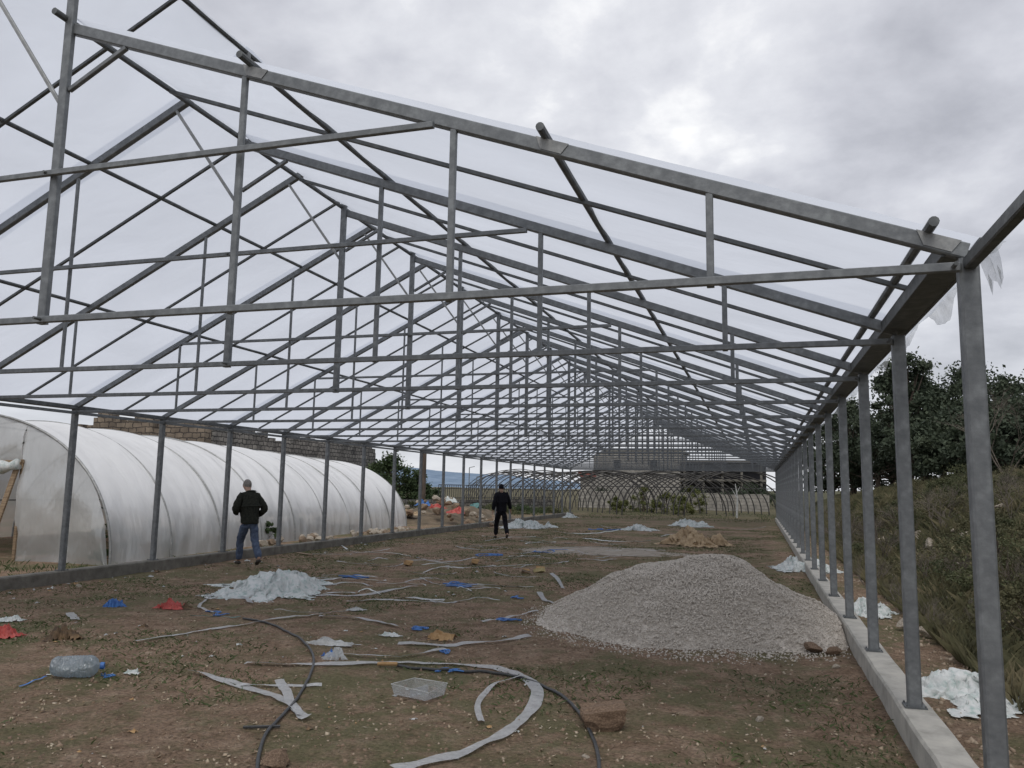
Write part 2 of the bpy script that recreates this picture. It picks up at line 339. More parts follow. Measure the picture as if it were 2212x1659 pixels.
for a in(-1,1):
    for b in(-1,1): m.tube([(XR+a*.062,Y0+b*.062,ZK),(XR+a*.062,Y0+b*.062,ZK+.025)],.007,6)
child(m,'base_plate',GALVD,pr)
index(); pl=pr.location.copy()
for i in range(-1,NT):
    if i!=0: dup(pr,gh,pl+Vector((0,S*i,0)))
    dup(pr,gh,pl+Vector((XL-XR,S*i,0)))
hy=Y0+S/2
m=MB(); m.beam((XK,hy,ZR+.03),(XR+.03,hy,rz(XR)+.03),.034,.034); thr=child(m,'thin_rafter',GALVD,gh,(XK,hy,0))
m=MB(); m.beam((XK,hy,ZT+.03),(XL,hy,lz(XL)+.03),.034,.034); thl=child(m,'thin_rafter',GALVD,gh,(XK,hy,0))
for i in range(1,NT-1):
    dup(thr,gh,thr.location+Vector((0,S*i,0))); dup(thl,gh,thl.location+Vector((0,S*i,0)))
for x,z in [(purl[0],rz(purl[0])+.065),(purl[1],rz(purl[1])+.065),(purl[2],rz(purl[2])+.065),(XK-.03,ZR+.065)]:
    m=MB(); m.tube([(x,Y0-.16,z),(x,YE+.2,z)],.027,10); child(m,'purlin',GALVD,gh,(x,Y0,z))
for (px,py,) in ((185,358),(190,667)):
    d=ray(px,py); k=(lz(XL)-ZT)/(XL-XK)
    t=(ZT-k*XK-CH)/(d.z-k*d.x); x=d.x*t
    m=MB(); m.tube([(x,Y0-.2,lz(x)+.05),(x,YE+.2,lz(x)+.05)],.025,8); child(m,'purlin',GALVD,gh,(x,Y0,lz(x)))
m=MB(); m.tube([(XK,Y0-.28,ZT+.06),(XK,YE+.2,ZT+.06)],.025,8); child(m,'purlin',GALVD,gh,(XK,Y0,ZT))
m=MB()
m.beam((XR-.02,Y0,ZE+.06),(XR-.02,YE+.1,ZE+.06),.16,.02)
m.beam((XR+.07,Y0,ZE+.09),(XR+.07,YE+.1,ZE+.09),.02,.09)
m.beam((XR-.11,Y0,ZE+.09),(XR-.11,YE+.1,ZE+.09),.02,.09)
child(m,'eave_gutter',GALVD,gh)
m=MB(); m.beam((XR,Y0-S-.3,ZE-.01),(XR,Y0-.052,ZE-.01),.06,.065); child(m,'eave_beam',GALVD,gh)
m=MB(); m.beam((XL,Y0-S-.5,ZE+.05),(XL,YE+.1,ZE+.05),.14,.07); child(m,'eave_beam',GALVD,gh)
m=MB(); m.beam((XL+.09,Y0-S-.5,ZE-.05),(XL+.09,YE+.1,ZE-.05),.03,.05); child(m,'eave_rail',GALV,gh)
def fz(xa,za,xb,zb,t,yy,sag=.035):
    ph=((yy-Y0)/(S/2))%1
    return za+(zb-za)*t-sag*math.sin(math.pi*ph)*(.8+.5*nz(t*4,yy,2,.9))+.006*fbm(t*9,yy,4,1.6,2)
def filmsheet(name,xa,za,xb,zb,y0,y1,nxs=30):
    m=MB(); per=6; nyy=int(round((y1-y0)/S*2))*per; vs=[]
    for j in range(nyy+1):
        yy=y0+(y1-y0)*j/nyy
        for i in range(nxs+1):
            t=i/nxs; vs.append((xa+(xb-xa)*t,yy,fz(xa,za,xb,zb,t,yy)))
    n=nxs+1
    m.add(vs,[(j*n+i,j*n+i+1,(j+1)*n+i+1,(j+1)*n+i) for j in range(nyy) for i in range(nxs)])
    child(m,name,ROOF,gh,smooth=True)
    for kk in range(1,NT-1,2):
        m=MB(); vs=[]; ww=.28
        for j in range(5):
            for i in range(nxs+1):
                t=i/nxs; yy=Y0+S*kk-.1+ww*j/4+.05*noise.noise(Vector((t*3,kk,j*.1)))
                vs.append((xa+(xb-xa)*t,yy,fz(xa,za,xb,zb,t,yy)+.012))
        m.add(vs,[(j*n+i,j*n+i+1,(j+1)*n+i+1,(j+1)*n+i) for j in range(4) for i in range(nxs)])
        child(m,'film_overlap',LAP,gh,(XK,Y0+S*kk,0),smooth=True)
filmsheet('roof_film',XK,ZR+.097,XR+.14,rz(XR+.14)+.097,Y0,YE)
filmsheet('roof_film',XK+.04,ZT+.097,XL-.1,lz(XL-.1)+.097,Y0,YE)
mb=MB(); vs=[];ny=460
for j in range(ny+1):
    yy=Y0-.02+(YE-Y0)*.6*j/ny; dr=max(.02,.05+.17*fbm(yy,0,4,1.1,5)); 
    for k in range(5):
        t=k/4; vs.append((XR+.14+.02*math.sin(yy*5+k)*t+.02*t,yy,rz(XR)+.07-dr*t-.01*math.sin(yy*23)*t))
mb.add(vs,[(j*5+k,j*5+k+1,(j+1)*5+k+1,(j+1)*5+k) for j in range(ny) for k in range(4)])
child(mb,'loose_film_edge',CLEAR,gh,smooth=True)
mb=MB(); vs=[]
for j in range(9):
    yy=Y0-.02+.035*j
    for k in range(5): t=k/4; vs.append((XR+.12+.05*t+.008*math.sin(j*1.3+k),yy+.03*t,rz(XR)+.06-(.2+.05*math.sin(j*2.4))*t))
mb.add(vs,[(j*5+k,j*5+k+1,(j+1)*5+k+1,(j+1)*5+k) for j in range(8) for k in range(4)])
child(mb,'loose_film_flap',CLEAR,gh,smooth=True)
def kerb(xc,w,mat,lab,yend):
    mb=MB(); ny=220; vs=[]
    for j in range(ny+1):
        yy=-1+(yend+1)*j/ny; a=.010*fbm(yy,xc,2,1.2); b=.008*fbm(yy,xc,8,1.7)
        for (dx,z) in ((-w/2,-.15),(-w/2+a,ZK-.02+b),(-w/2+.015+a,ZK+b*.5),(w/2-.015-a,ZK-b*.5),(w/2-a,ZK-.02),(w/2,-.15)): vs.append((xc+dx,yy,z))
    mb.add(vs,[(j*6+k,(j+1)*6+k,(j+1)*6+k+1,j*6+k+1) for j in range(ny) for k in range(5)])
    return tag(mb.build('concrete_kerb_wall',mat,origin=(xc,Y0,0)),lab,'low wall')
kerb(XR+.01,.24,CONC,'pale low concrete kerb wall under the right row of steel posts',YE+.3)
kerb(XL+.0,.22,CONCD,'dark low concrete kerb wall under the left row of posts beside the tunnel',YE+.3)
# ---------------- film tunnel on the left -----------------
c0=Vector((-16.9,13.2,0)); c1=Vector((-18.5,31.3,0)); ax=(c1-c0).normalized(); sd=Vector((ax.y,-ax.x,0)); Lt=(c1-c0).length
RW=4.1
def RHs(s): return 3.18-.42*s/Lt
pt=empty('film_tunnel',c0); tag(pt,'white plastic covered arched tunnel greenhouse standing beyond the left row of posts','tunnel greenhouse')
EX,EZ=.94,.94
def arc(t,rw,rh):
    a=math.pi*t; ca,sa=math.cos(a),math.sin(a)
    return -math.copysign(abs(ca)**EX,ca)*rw, (abs(sa)**EZ)*rh
NH=10; SP=Lt/(NH-1)
def tunsheet(name,t0,t1,mat,n=72,off=0):
    mb=MB(); vs=[]; nl=420
    for j in range(nl+1):
        s=Lt*j/nl; ph=(s/SP)%1; k_=math.floor(s/SP); amp=.07+.05*noise.noise(Vector((k_*3.1,0,0)))
        for i in range(n+1):
            t=t0+(t1-t0)*i/n; e=max(0,math.sin(math.pi*t)); lowf=(1-e)
            ws=s+.35*noise.noise(Vector((t*4,s*.4,2)))
            sg=amp*math.sin(math.pi*ph)**.6*e**.4+.035*fbm(s*.8+.8*math.sin(t*5),t*2.2,3,1.,3)+.075*abs(noise.noise(Vector((ws*1.7+t*6,t*3,1))))*lowf**.6+.028*noise.noise(Vector((ws*4.5+t*9,t*2,5)))*lowf**.6
            x,z=arc(t,RW+off-sg,RHs(s)+off-sg); p=c0+ax*s+sd*x; vs.append((p.x,p.y,z))
    mb.add(vs,[(j*(n+1)+i,j*(n+1)+i+1,(j+1)*(n+1)+i+1,(j+1)*(n+1)+i) for j in range(nl) for i in range(n)])
    return mb.build(name,mat,pt,smooth=True)
tunsheet('cover_film',0.,1.,TUN,off=.03)
for j in range(NH):
    s=SP*j; rh=RHs(s)
    mb=MB(); mb.tube([c0+ax*s+sd*arc(t/40,RW+.015,rh+.015)[0]+Vector((0,0,arc(t/40,RW+.015,rh+.015)[1])) for t in range(41)],.028,6); mb.build('hoop',GALVL,pt)
for z in (0,1):
    mb=MB(); 
    for t in (.12,.88) if z==0 else (.5,):
        x,zz=arc(t,RW-.22,RHs(0)-.22); x1_,zz1=arc(t,RW-.22,RHs(Lt)-.22); mb.tube([c0+sd*x+Vector((0,0,zz)),c1+sd*x1_+Vector((0,0,zz1))],.02,6)
    mb.build('side_rail' if z==0 else 'ridge_rail',GALVD,pt)
def endwall(s,door):
    mb=MB(); n=64; RH=RHs(s)
    for i in range(n):
        xa=-RW+2*RW*i/n; xb_=-RW+2*RW*(i+1)/n
        def zt(x): 
            c=min(1,abs(x)/RW)**(1/EX); return (math.sqrt(max(0,1-c*c))**EZ)*RH
        lo=0
        if door and -1.3<(xa+xb_)/2<1.75: lo=2.05
        K=10; vs=[]
        for x in (xa,xb_):
            for k in range(K+1):
                z=lo+(zt(x)-lo)*k/K; p=c0+ax*(s+(.14*fbm(x,z,6,.9,4)-.10*math.sin(math.pi*k/K))*(1 if s==0 else -1))+sd*x; vs.append((p.x,p.y,z))
        mb.add(vs,[(k,K+1+k,K+2+k,k+1) for k in range(K)])
    return mb.build('end_film',TUNF,pt,smooth=True)
endwall(0,True); endwall(Lt,False)
mb=MB(); mb.beam(c0+sd*1.75-ax*.08+Vector((0,0,2.1)),c0+sd*1.5-ax*.5,.12,.05,ax)
mb.build('leaning_plank',WOOD,pt)
mb=MB(); mb.beam(c0+sd*1.8-ax*.03,c0+sd*1.8-ax*.03+Vector((0,0,2.15)),.07,.07,ax); mb.beam(c0-sd*1.35-ax*.03+Vector((0,0,2.1)),c0+sd*1.85-ax*.03+Vector((0,0,2.1)),.07,.07); mb.build('door_frame',WOOD,pt)
mb=MB(); mb.tube([c0+sd*(x*.2-1.2)-ax*(.14+.02*math.sin(x))+Vector((0,0,2.02+.05*math.sin(x*1.3))) for x in range(16)],[.12+.04*math.sin(x*2.1) for x in range(16)],10); mb.build('rolled_film',BAGW,pt,smooth=True)
# ---------------- crumpled things -----------------
def crumple(name,loc,rx,ry,h,mat,seed,label,cat,group=None,rot=0,n=40,smooth=False):
    vs=[]; fs=[]; cs,sn=math.cos(rot),math.sin(rot); ex=1.5
    def mask(u,v):
        r=math.hypot(u,v); a=math.atan2(v,u); return 1-r/(1+.65*fbm(math.cos(a),math.sin(a),seed,2.1,4))
    mm=[[mask(-ex+2*ex*i/n,-ex+2*ex*j/n) for i in range(n+1)] for j in range(n+1)]
    fq=2. if n>=90 else 1.5 if n>=50 else 1.
    N3=lambda u,v,k: noise.noise(Vector((u,v,seed+k)))
    for j in range(n+1):
        for i in range(n+1):
            u=-ex+2*ex*i/n; v=-ex+2*ex*j/n; m_=mm[j][i]; e=max(0,min(1,m_*1.3)); e=e*e*(3-2*e)
            wu=u+.3*N3(u*2,v*2,1); wv=v+.3*N3(u*2,v*2,2)
            big=max(.0,.42+1.8*N3(wu*1.7,wv*1.7,3))
            rA=1-abs(N3(wu*2.4*fq,wv*2.4*fq,9))*2.6; rB=1-abs(N3(wu*5*fq,wv*5*fq,11))*2.6; rC=N3(wu*10*fq,wv*10*fq,13)
            z=h*(e*(.12+.55*big)+ (.26*rA+.18*rB+.10*rC)*min(1,e*1.5+.18))
            du=.16*N3(u*3*fq,v*3*fq,20); dv=.16*N3(u*3*fq,v*3*fq,30)
            x,y_=(u+du)*rx,(v+dv)*ry
            vs.append((loc[0]+x*cs-y_*sn,loc[1]+x*sn+y_*cs,loc[2]+max(.006,z)))
    for j in range(n):
        for i in range(n):
            if min(mm[j][i],mm[j+1][i],mm[j][i+1],mm[j+1][i+1])>-.03:
                a,b,c_,d=j*(n+1)+i,j*(n+1)+i+1,(j+1)*(n+1)+i+1,(j+1)*(n+1)+i
                if (i+j)%2: fs+=[(a,b,c_),(a,c_,d)]
                else: fs+=[(a,b,d),(b,c_,d)]
    used=sorted({k for q_ in fs for k in q_}); re_={k:i for i,k in enumerate(used)}
    m=MB().add([vs[k] for k in used],[tuple(re_[k] for k in q_) for q_ in fs]); ob=m.build(name,mat,origin=loc,smooth=smooth); return tag(ob,label,cat,group)
def px2(x0,x1,ybot,z=0):
    a=G(x0,ybot,z); b=G(x1,ybot,z); return (a+b)/2,(b-a).length/2
def sheet(name,x0,x1,ytop,ybot,mat,seed,label,cat,group=None,z=0,dep=1.,hf=1.,n=34,rot=.25,hh=None):
    c,rx=px2(x0,x1,ybot-4,z); ry=rx*dep; dv=Vector((-math.sin(ps),math.cos(ps),0)); c=c+dv*ry*.85
    if hh is None: hh=max(.05,(ybot-ytop)/f*c.dot(dv)*.75*hf)
    return crumple(name,(c.x,c.y,H(c.x,c.y,False) if z==0 else z),rx*.92,ry,hh,mat,seed,label,cat,group,rot=rot,n=n,smooth=n>=50)
PS='plastic sheeting'
sheet('plastic_sheeting',400,712,1205,1300,BAGW,1.7,'large crumpled heap of white plastic sheeting near the left foreground behind the blue bag',PS,dep=1.1,hh=.31,n=150)
sheet('plastic_sheeting',1088,1188,1116,1146,BAGW,2.3,'white crumpled plastic sheeting on the ground just right of the man in black',PS,dep=1.,hh=.40,n=90)
sheet('plastic_sheeting',1338,1420,1133,1151,BAGW,3.3,'small white crumpled plastic sheet lying in the middle distance behind the gravel',PS,dep=1.1,hh=.26,n=90)
sheet('plastic_sheeting',1465,1547,1117,1143,BAGW,4.3,'white crumpled plastic sheeting lying behind the tan sack',PS,dep=1.,hh=.40,n=90)
sheet('plastic_sheeting',1216,1248,1110,1123,BAGW,5.3,'smallest farthest white plastic scrap heap near the end of the left posts',PS,dep=.9)
sheet('tan_sack',1448,1585,1146,1186,TAN,6.1,'tan crumpled sackcloth lying behind the gravel heap','sack',dep=.75,hh=.52,n=90)
for (x0,x1,yb,sd_,lab,hh,dp_) in ((1700,1822,1242,7.3,'white plastic sheeting caught against the far part of the right kerb posts',.30,1.1),(1842,1952,1338,8.3,'white plastic sheeting lying outside the right kerb between the posts',.22,1.2),(2040,2330,1545,9.3,'white woven plastic bags at the right edge of the photo outside the kerb',.17,1.)):
    sheet('plastic_bag_heap',x0,x1,0,yb,BAGW,sd_,lab,PS,dep=dp_,hh=hh,n=130)
sheet('blue_bag',215,262,1295,1318,BLUE,11,'small crumpled blue plastic bag on the earth at the left','bag',dep=.9,hf=1.3)
sheet('red_bag',330,395,1298,1322,RED,12.3,'crumpled red plastic bag lying right of the blue bag','bag',dep=.8,hf=1.3,n=40)
sheet('dark_rag',385,416,1304,1320,BROWNB,12.5,'dark rag touching the right end of the red bag','rag',dep=.6,hf=1.2)
sheet('red_bag',-60,26,1355,1385,RED,13.6,'red plastic bag cut by the left edge of the photo','bag',dep=.8,hf=1.3,n=40)
sheet('white_scrap',-20,42,1333,1348,BAGW,14,'white scrap of plastic behind the leftmost red bag','scrap',dep=.7)
sheet('brown_sack',80,165,1350,1390,BROWNB,15.4,'dark brown crumpled sack near the left edge','sack',dep=.8,hf=1.3,n=44)
sheet('brown_scrap',292,318,1350,1361,BROWNB,16,'small dark brown rag right of the brown sack','rag',dep=.8)
sheet('cardboard_piece',905,990,1352,1388,CARD,18.4,'crumpled ochre cardboard piece in the middle of the foreground','cardboard',dep=.8,hf=.75,n=18)
sheet('white_scrap',640,770,1368,1400,BAGG,18,'crumpled pale plastic scrap in the foreground beside the black hose','scrap',dep=.35,hf=.6)
sheet('white_scrap',812,870,1362,1380,BAGW,19,'small white scrap left of the ochre cardboard','scrap',dep=.5,hf=.6)
sheet('teal_cloth',548,598,1268,1291,TEAL,20,'teal plastic piece tucked in the front of the white sheeting heap','cloth',dep=.6)
sheet('white_scrap',262,300,1445,1462,BAGW,21,'small white torn scrap right of the water jug','scrap',dep=.6,hf=.6)
sheet('blue_bag',692,724,1406,1424,BLUE,22,'small blue crumpled plastic beside the hose in the foreground','bag',dep=.8)
sheet('clear_scrap',690,750,1400,1432,CLEAR,22.5,'clear plastic scrap around the small blue plastic on the hose','scrap',dep=.5)
sheet('white_scrap',745,790,1312,1324,BAGG,23,'pale flat scrap between the heap of sheeting and the gravel','scrap',dep=.6,hf=.4)
for i in range(250):
    px=random.uniform(10,1700); py=random.choice([random.uniform(1150,1300),random.uniform(1180,1420),random.uniform(1200,1640)])
    if i>210: px=random.uniform(60,900); py=1262-(px)*.125+random.uniform(4,26)
    if px>1120 and py>1195: 
        if py<1420: continue
    c=G(px,py); s=random.uniform(.012,.05) if i<=210 else random.uniform(.04,.1)
    crumple('litter_scrap',(c.x,c.y,H(c.x,c.y)),s,s*random.uniform(.3,.9),s*.6,random.choice([BAGG,BAGG,CARD,BAGW,BROWNB]),30+i,'tiny torn scrap of litter on the bare earth','litter','torn litter scraps scattered over the earth',rot=random.uniform(0,3),n=7)
# ---------------- straps and hoses -----------------
def cr(pts,n=10):
    out=[]; p=[pts[0]]+list(pts)+[pts[-1]]
    for i in range(1,len(p)-2):
        for k in range(n):
            t=k/n; a,b,c,d=p[i-1],p[i],p[i+1],p[i+2]
            out.append(.5*((2*b)+(c-a)*t+(2*a-5*b+4*c-d)*t*t+(3*b-a-3*c+d)*t**3))
    out.append(p[-2]); return out
def gp(L): return [G(*p) for p in L]
def strap(L,w,mat,label,name='film_strap',group=None,lift=.02,cat='strap'):
    pts=cr(gp(L)); mb=MB(); vs=[]; sdn=random.uniform(0,50)
    for i,p in enumerate(pts):
        d=(pts[min(i+1,len(pts)-1)]-pts[max(i-1,0)]); d.z=0; d.normalize(); s=Vector((d.y,-d.x,0)); tw=.9*noise.noise(Vector((i*.13,sdn,0)))
        z=H(p.x,p.y)+.014+lift*max(0,noise.noise(Vector((i*.2,sdn,4)))+.3)
        for k in(-1,0,1):
            vs.append((p.x+s.x*w/2*k*math.cos(tw),p.y+s.y*w/2*k*math.cos(tw),z+max(-.006,w/2*k*math.sin(tw))+(.004 if k==0 else 0)))
    mb.add(vs,[(i*3+k,i*3+k+1,i*3+k+4,i*3+k+3) for i in range(len(pts)-1) for k in range(2)])
    c=pts[len(pts)//2]; return tag(mb.build(name,mat,origin=(c.x,c.y,0),smooth=True),label,cat,group)
strap([(290,1390),(430,1365),(560,1345),(695,1331)],.06,STRAP,'long thin pale plastic strap curving left of the black hose toward the red bag')
strap([(690,1336),(790,1342),(862,1355)],.08,STRAP,'translucent plastic band ending beside the ochre cardboard')
strap([(860,1393),(1000,1396),(1145,1378)],.085,STRAP,'translucent plastic band lying straight below the ochre cardboard')
strap([(530,1436),(700,1438),(900,1433),(1050,1445),(1135,1470),(1160,1515),(1100,1580),(980,1635),(850,1668)],.11,STRAP,'widest translucent plastic band looping round to the lower edge')
strap([(1040,1568),(1032,1525),(1060,1490),(1130,1468)],.05,STRAP,'short curled translucent band inside the loop of the wide band')
strap([(410,1455),(520,1483),(620,1522),(662,1558)],.09,STRAP,'pale band running diagonally down to the lower part of the hose')
strap([(520,1484),(600,1487),(695,1485)],.05,STRAP,'short pale band crossing the diagonal band and the hose')
strap([(603,1475),(625,1515),(650,1550)],.08,STRAP,'short steep pale band crossing over the diagonal band')
strap([(720,1415),(850,1421),(965,1404)],.06,STRAP,'thin pale band just above the widest band')
strap([(1040,1347),(1100,1337),(1162,1322)],.05,STRAP,'thin pale strap pointing at the left edge of the gravel heap')
strap([(1190,1240),(1205,1255),(1216,1273)],.07,STRAP,'short pale strap behind the left foot of the gravel heap')
strap([(680,1288),(790,1286),(900,1268)],.07,STRAP,'thin white strap trailing right from the white sheeting heap')
strap([(515,1285),(530,1296),(542,1306)],.09,STRAP,'short pale strap in front of the white sheeting heap')
strap([(455,1290),(430,1312),(470,1325)],.05,STRAP,'thin bent strap between red bag and sheeting heap')
strap([(1165,1282),(1175,1297),(1200,1305)],.09,STRAP,'short pale strap at the left foot of the gravel heap')
strap([(150,1328),(158,1336),(163,1342)],.10,STRAP,'short square scrap of band behind the brown sack')
rows=[((900,1208),(960,1213),(1030,1207)),((960,1222),(1010,1230),(1075,1226)),((1060,1240),(1110,1246),(1165,1250)),((905,1252),(960,1262),(1040,1268)),((1035,1262),(1080,1270),(1150,1268)),((750,1300),(840,1296),(950,1303)),((850,1210),(900,1213),(950,1211)),((1110,1225),(1160,1222),(1230,1216)),((1230,1188),(1290,1194),(1350,1190)),((1120,1170),(1180,1176),(1250,1172)),((1260,1165),(1320,1170),(1400,1166)),((700,1268),(760,1262),(800,1270)),((1080,1192),(1120,1196),(1180,1190)),((980,1183),(1040,1187),(1090,1182)),((1340,1190),(1400,1187),(1440,1192)),((1200,1150),(1260,1153),(1330,1149)),((1420,1160),(1460,1156),(1500,1152)),((600,1325),(690,1330),(760,1322)),((1240,1208),(1300,1212),(1330,1206)),((880,1232),(920,1240),(980,1238)),((1290,1137),(1330,1141),(1380,1137)),((1040,1160),(1090,1163),(1150,1160)),((1560,1140),(1600,1143),(1650,1139)),((440,1288),(480,1293),(500,1283))]
for _ in range(46):
    x=random.uniform(700,1330); yy=random.uniform(1165,1300); 
    if x>1130 and yy>1215: continue
    l=random.uniform(12,70); rows.append(((x-l,yy+random.uniform(-6,6)),(x,yy+random.uniform(-7,7)),(x+l,yy+random.uniform(-6,6))))
for i,r in enumerate(rows):
    r=[(x+random.uniform(-8,8),y_+random.uniform(-3,3)) for x,y_ in r]
    strap(r,random.choice([.025,.035,.05]),random.choice([STRAP,BAGG,STRAP,BAGW]),'thin pale strap strewn on the earth left of and behind the gravel','film_strap','thin pale straps strewn in the middle distance')
def tangle(px,py,r,n,label,seed):
    rnd=random.Random(seed); c=G(px,py); pts=[]; a=rnd.uniform(0,6)
    x,y_=c.x-r,c.y
    for i in range(n): 
        a+=rnd.gauss(0,1.2); x+=math.cos(a)*r*.6; y_+=math.sin(a)*r*.6; x+= (c.x-x)*.25; y_+=(c.y-y_)*.25
        pts.append(Vector((x,y_,rnd.random()*.02)))
    mb=MB()
    for o in (0,.012):
        mb.tube([Vector((p.x+o,p.y+o*2,H(p.x,p.y)+.008+max(0,p.z))) for p in cr(pts,6)],.0035+.00035*c.y,5)
    tag(mb.build('rope_tangle',BLUE,origin=(c.x,c.y,0)),label,'rope')
for i,(px,py,r,n,l) in enumerate([(970,1450,.14,14,'tangled blue cord lying on the wide band in the foreground'),(962,1412,.09,9,'small tangle of blue cord just above the wide band'),(900,1360,.12,18,'blue netting cord beside the ochre cardboard'),(1095,1342,.16,16,'blue cord tangle left of the gravel heap foot'),(1010,1266,.4,22,'blue cord tangle among thin straps left of the gravel'),(770,1248,.3,18,'blue cord tangle right of the white sheeting heap'),(1062,1201,.4,20,'blue cord tangle in front of the man in black'),(1195,1191,.45,22,'blue cord tangle behind the gravel on the left'),(460,1327,.2,12,'blue cord beyond the hose start near the red bag'),(230,1462,.07,9,'blue cord tangle at the neck of the water jug'),(1125,1293,.14,10,'blue cord tangle touching the left gravel foot'),(1300,1143,.7,18,'farthest blue cord tangle behind the tan sack')]):
    tangle(px,py,r,n,l,i)
strap([(40,1485),(75,1474),(100,1466)],.018,BLUE,'thin blue strap left of the water jug',lift=.01)
strap([(520,1335),(470,1335),(410,1333)],.02,TEAL,'thin teal cord leading left from the hose end',lift=.01)
def hose(L,r,label):
    pts=cr(gp(L),8); mb=MB(); mb.tube([Vector((p.x,p.y,H(p.x,p.y)+r+.004+.012*max(0,noise.noise(Vector((i*.3,1,L[0][0])))))) for i,p in enumerate(pts)],r,10)
    c=pts[0]; return tag(mb.build('black_hose',HOSE,origin=(c.x,c.y,0),smooth=True),label,'hose')
hose([(525,1338),(590,1352),(650,1388),(677,1425),(662,1480),(620,1540),(575,1590),(558,1640),(556,1690)],.0125,'black hose curving from the sheeting heap down to the lower edge')
hose([(858,1441),(960,1450),(1080,1462),(1170,1485),(1235,1530),(1278,1590),(1292,1640),(1295,1690)],.0135,'black hose starting at the wooden stick and curving under the wide band')
a,b=G(815,1441),G(858,1441); mb=MB(); mb.tube([a+Vector((0,0,.03)),a.lerp(b,.5)+Vector((0,0,.032)),b+Vector((0,0,.03))],[.017,.019,.018],8)
tag(mb.build('wooden_stick',CARD,origin=a),'short ochre wooden stick at the end of the right black hose','stick')
for i,(x0,y0_,x1,y1_) in enumerate([(525,1577,605,1575),(1380,1210,1240,1212),(640,1195,672,1200),(1040,1215,1010,1222)]):
    a,b=G(x0,y0_),G(x1,y1_); w=.02 if i!=2 else .12
    mb=MB(); mb.beam(a+Vector((0,0,.02)),b+Vector((0,0,.02)),w,.015); tag(mb.build('wood_piece',HOSE if i==0 else WOOD,origin=a),['thin dark stick near the lower left of the hose','long thin brown batten behind the gravel heap','short wide board by the feet of the man in jeans','small piece of timber among the straps'][i],'stick')
for i,(px,py,s,l) in enumerate([(881,1222,.14,'small upright tan carton among the straps right of the sheeting'),(1025,1219,.14,'tan carton lying flat near the blue cord'),(1165,1237,.15,'yellowish carton just behind the left of the gravel'),(1135,1240,.12,'smallest dark carton left of the yellowish carton')]):
    c=G(px,py); rot=Euler((.2,.25,random.uniform(0,3))).to_matrix()
    o=empty('carton',(c.x,c.y,0)); tag(o,l,'carton')
    mb=MB(); mb.box((c.x,c.y,s*.3),(s*1.3,s,s*.5),rot); mb.build('box_body',[CARD,CARD,YCARD,BROWNB][i],o)
    mb=MB(); mb.box((c.x,c.y+s*.5,s*.62),(s*1.2,s*.5,.01),Euler((.7,.1,.4)).to_matrix()); mb.build('flap',CARD,o)
a,b=G(108,1466),G(212,1462); a.z=b.z=.095; ax_=(b-a).normalized(); Lj=(b-a).length
JUG=film('blue tinted clear plastic',(.40,.49,.55),(.32,.55),.5,8,(1,1,1),.5,.18)
jug=empty('water_jug',((a+b)/2).xy.to_3d()); tag(jug,'large dented clear bluish water jug lying on its side at the left foreground','water jug')
prof=[(0,.02),(0.005,.07),(.03,.090)]+[(.05+.31*k/48*Lj/.45,.094+.0025*math.cos(k*math.pi/2)) for k in range(49)]
e0=prof[-1][0]; prof+=[(e0+.03,.085),(e0+.06,.056),(e0+.07,.03),(e0+.085,.026)]
mb=MB(); mb.tube([a+ax_*p for p,_ in prof],[r for _,r in prof],32)
for i,v in enumerate(mb.v):
    p=Vector(v); k=1.2*noise.noise(p*6+Vector((3,1,0)))+.7*abs(noise.noise(p*13)); c_=a+ax_*((p-a).dot(ax_)); mb.v[i]=tuple(c_+(p-c_)*(1-.42*max(0,k)))
mb.build('bottle_body',JUG,jug,smooth=True)
mb=MB(); mb.tube([a+ax_*(e0+.083),a+ax_*(e0+.09),a+ax_*(e0+.115)],[.030,.032,.030],16); mb.build('cap',BLUE,jug)
c=(G(905,1520)+G(905,1490))/2; tr_=empty('clear_tray',(c.x,c.y,0)); tag(tr_,'empty clear plastic box with open top lying in the foreground','plastic box')
rt=Matrix.Rotation(-.28,3,'Z')
def tp(x,y,z): v=rt@Vector((x,y,z)); return (c.x+v.x,c.y+v.y,v.z+.015)
mb=MB(); A,B,hh=.17,.12,.085
base=[tp(-A,-B,0),tp(A,-B,0),tp(A,B,0),tp(-A,B,0)]; top=[tp(-A-.02,-B-.02,hh),tp(A+.03,-B,hh*.8),tp(A+.02,B+.02,hh*1.1),tp(-A,B+.02,hh)]
TRAY=film('clear box plastic',(.7,.73,.74),(.5,.68),.5,6,(1,1,1),.3,.3)
mb.add(base+top,[(0,1,2,3)]); mb.build('tray_base',TRAY,tr_)
mb=MB(); mb.add(base+top,[(0,4,5,1),(1,5,6,2),(2,6,7,3),(3,7,4,0)]); mb.build('tray_side',TRAY,tr_)
mb=MB(); mb.tube([Vector(q) for q in top+[top[0]]],.003,5); mb.build('tray_rim',BAGG,tr_)
mb=MB(); mb.box(tp(0,0,.03),(.006,2*B-.01,.06),rt); mb.build('divider',TRAY,tr_)
# ---------------- rocks -----------------
def rockmesh(seed,det=3):
    bm=bmesh.new(); bmesh.ops.create_icosphere(bm,subdivisions=det,radius=1)
    rnd=random.Random(seed); planes=[(Vector((rnd.gauss(0,1),rnd.gauss(0,1),rnd.gauss(0,1))).normalized(),rnd.uniform(.5,.8)) for _ in range(9)]
    for v in bm.verts:
        for n_,d in planes:
            e=v.co.dot(n_)-d
            if e>0: v.co-=n_*e*.93
        v.co*=1+.12*noise.noise(v.co*3+Vector((seed,0,0)))
    me=bpy.data.meshes.new('rock'); bm.to_mesh(me); bm.free(); return me
RM=[rockmesh(i) for i in range(5)]
RM2=[m_.copy() for m_ in RM]; RM3=[m_.copy() for m_ in RM]
for m_ in RM: m_.materials.append(ROCKM)
for m_ in RM2: m_.materials.append(ROCKO)
for m_ in RM3: m_.materials.append(ROCKB)
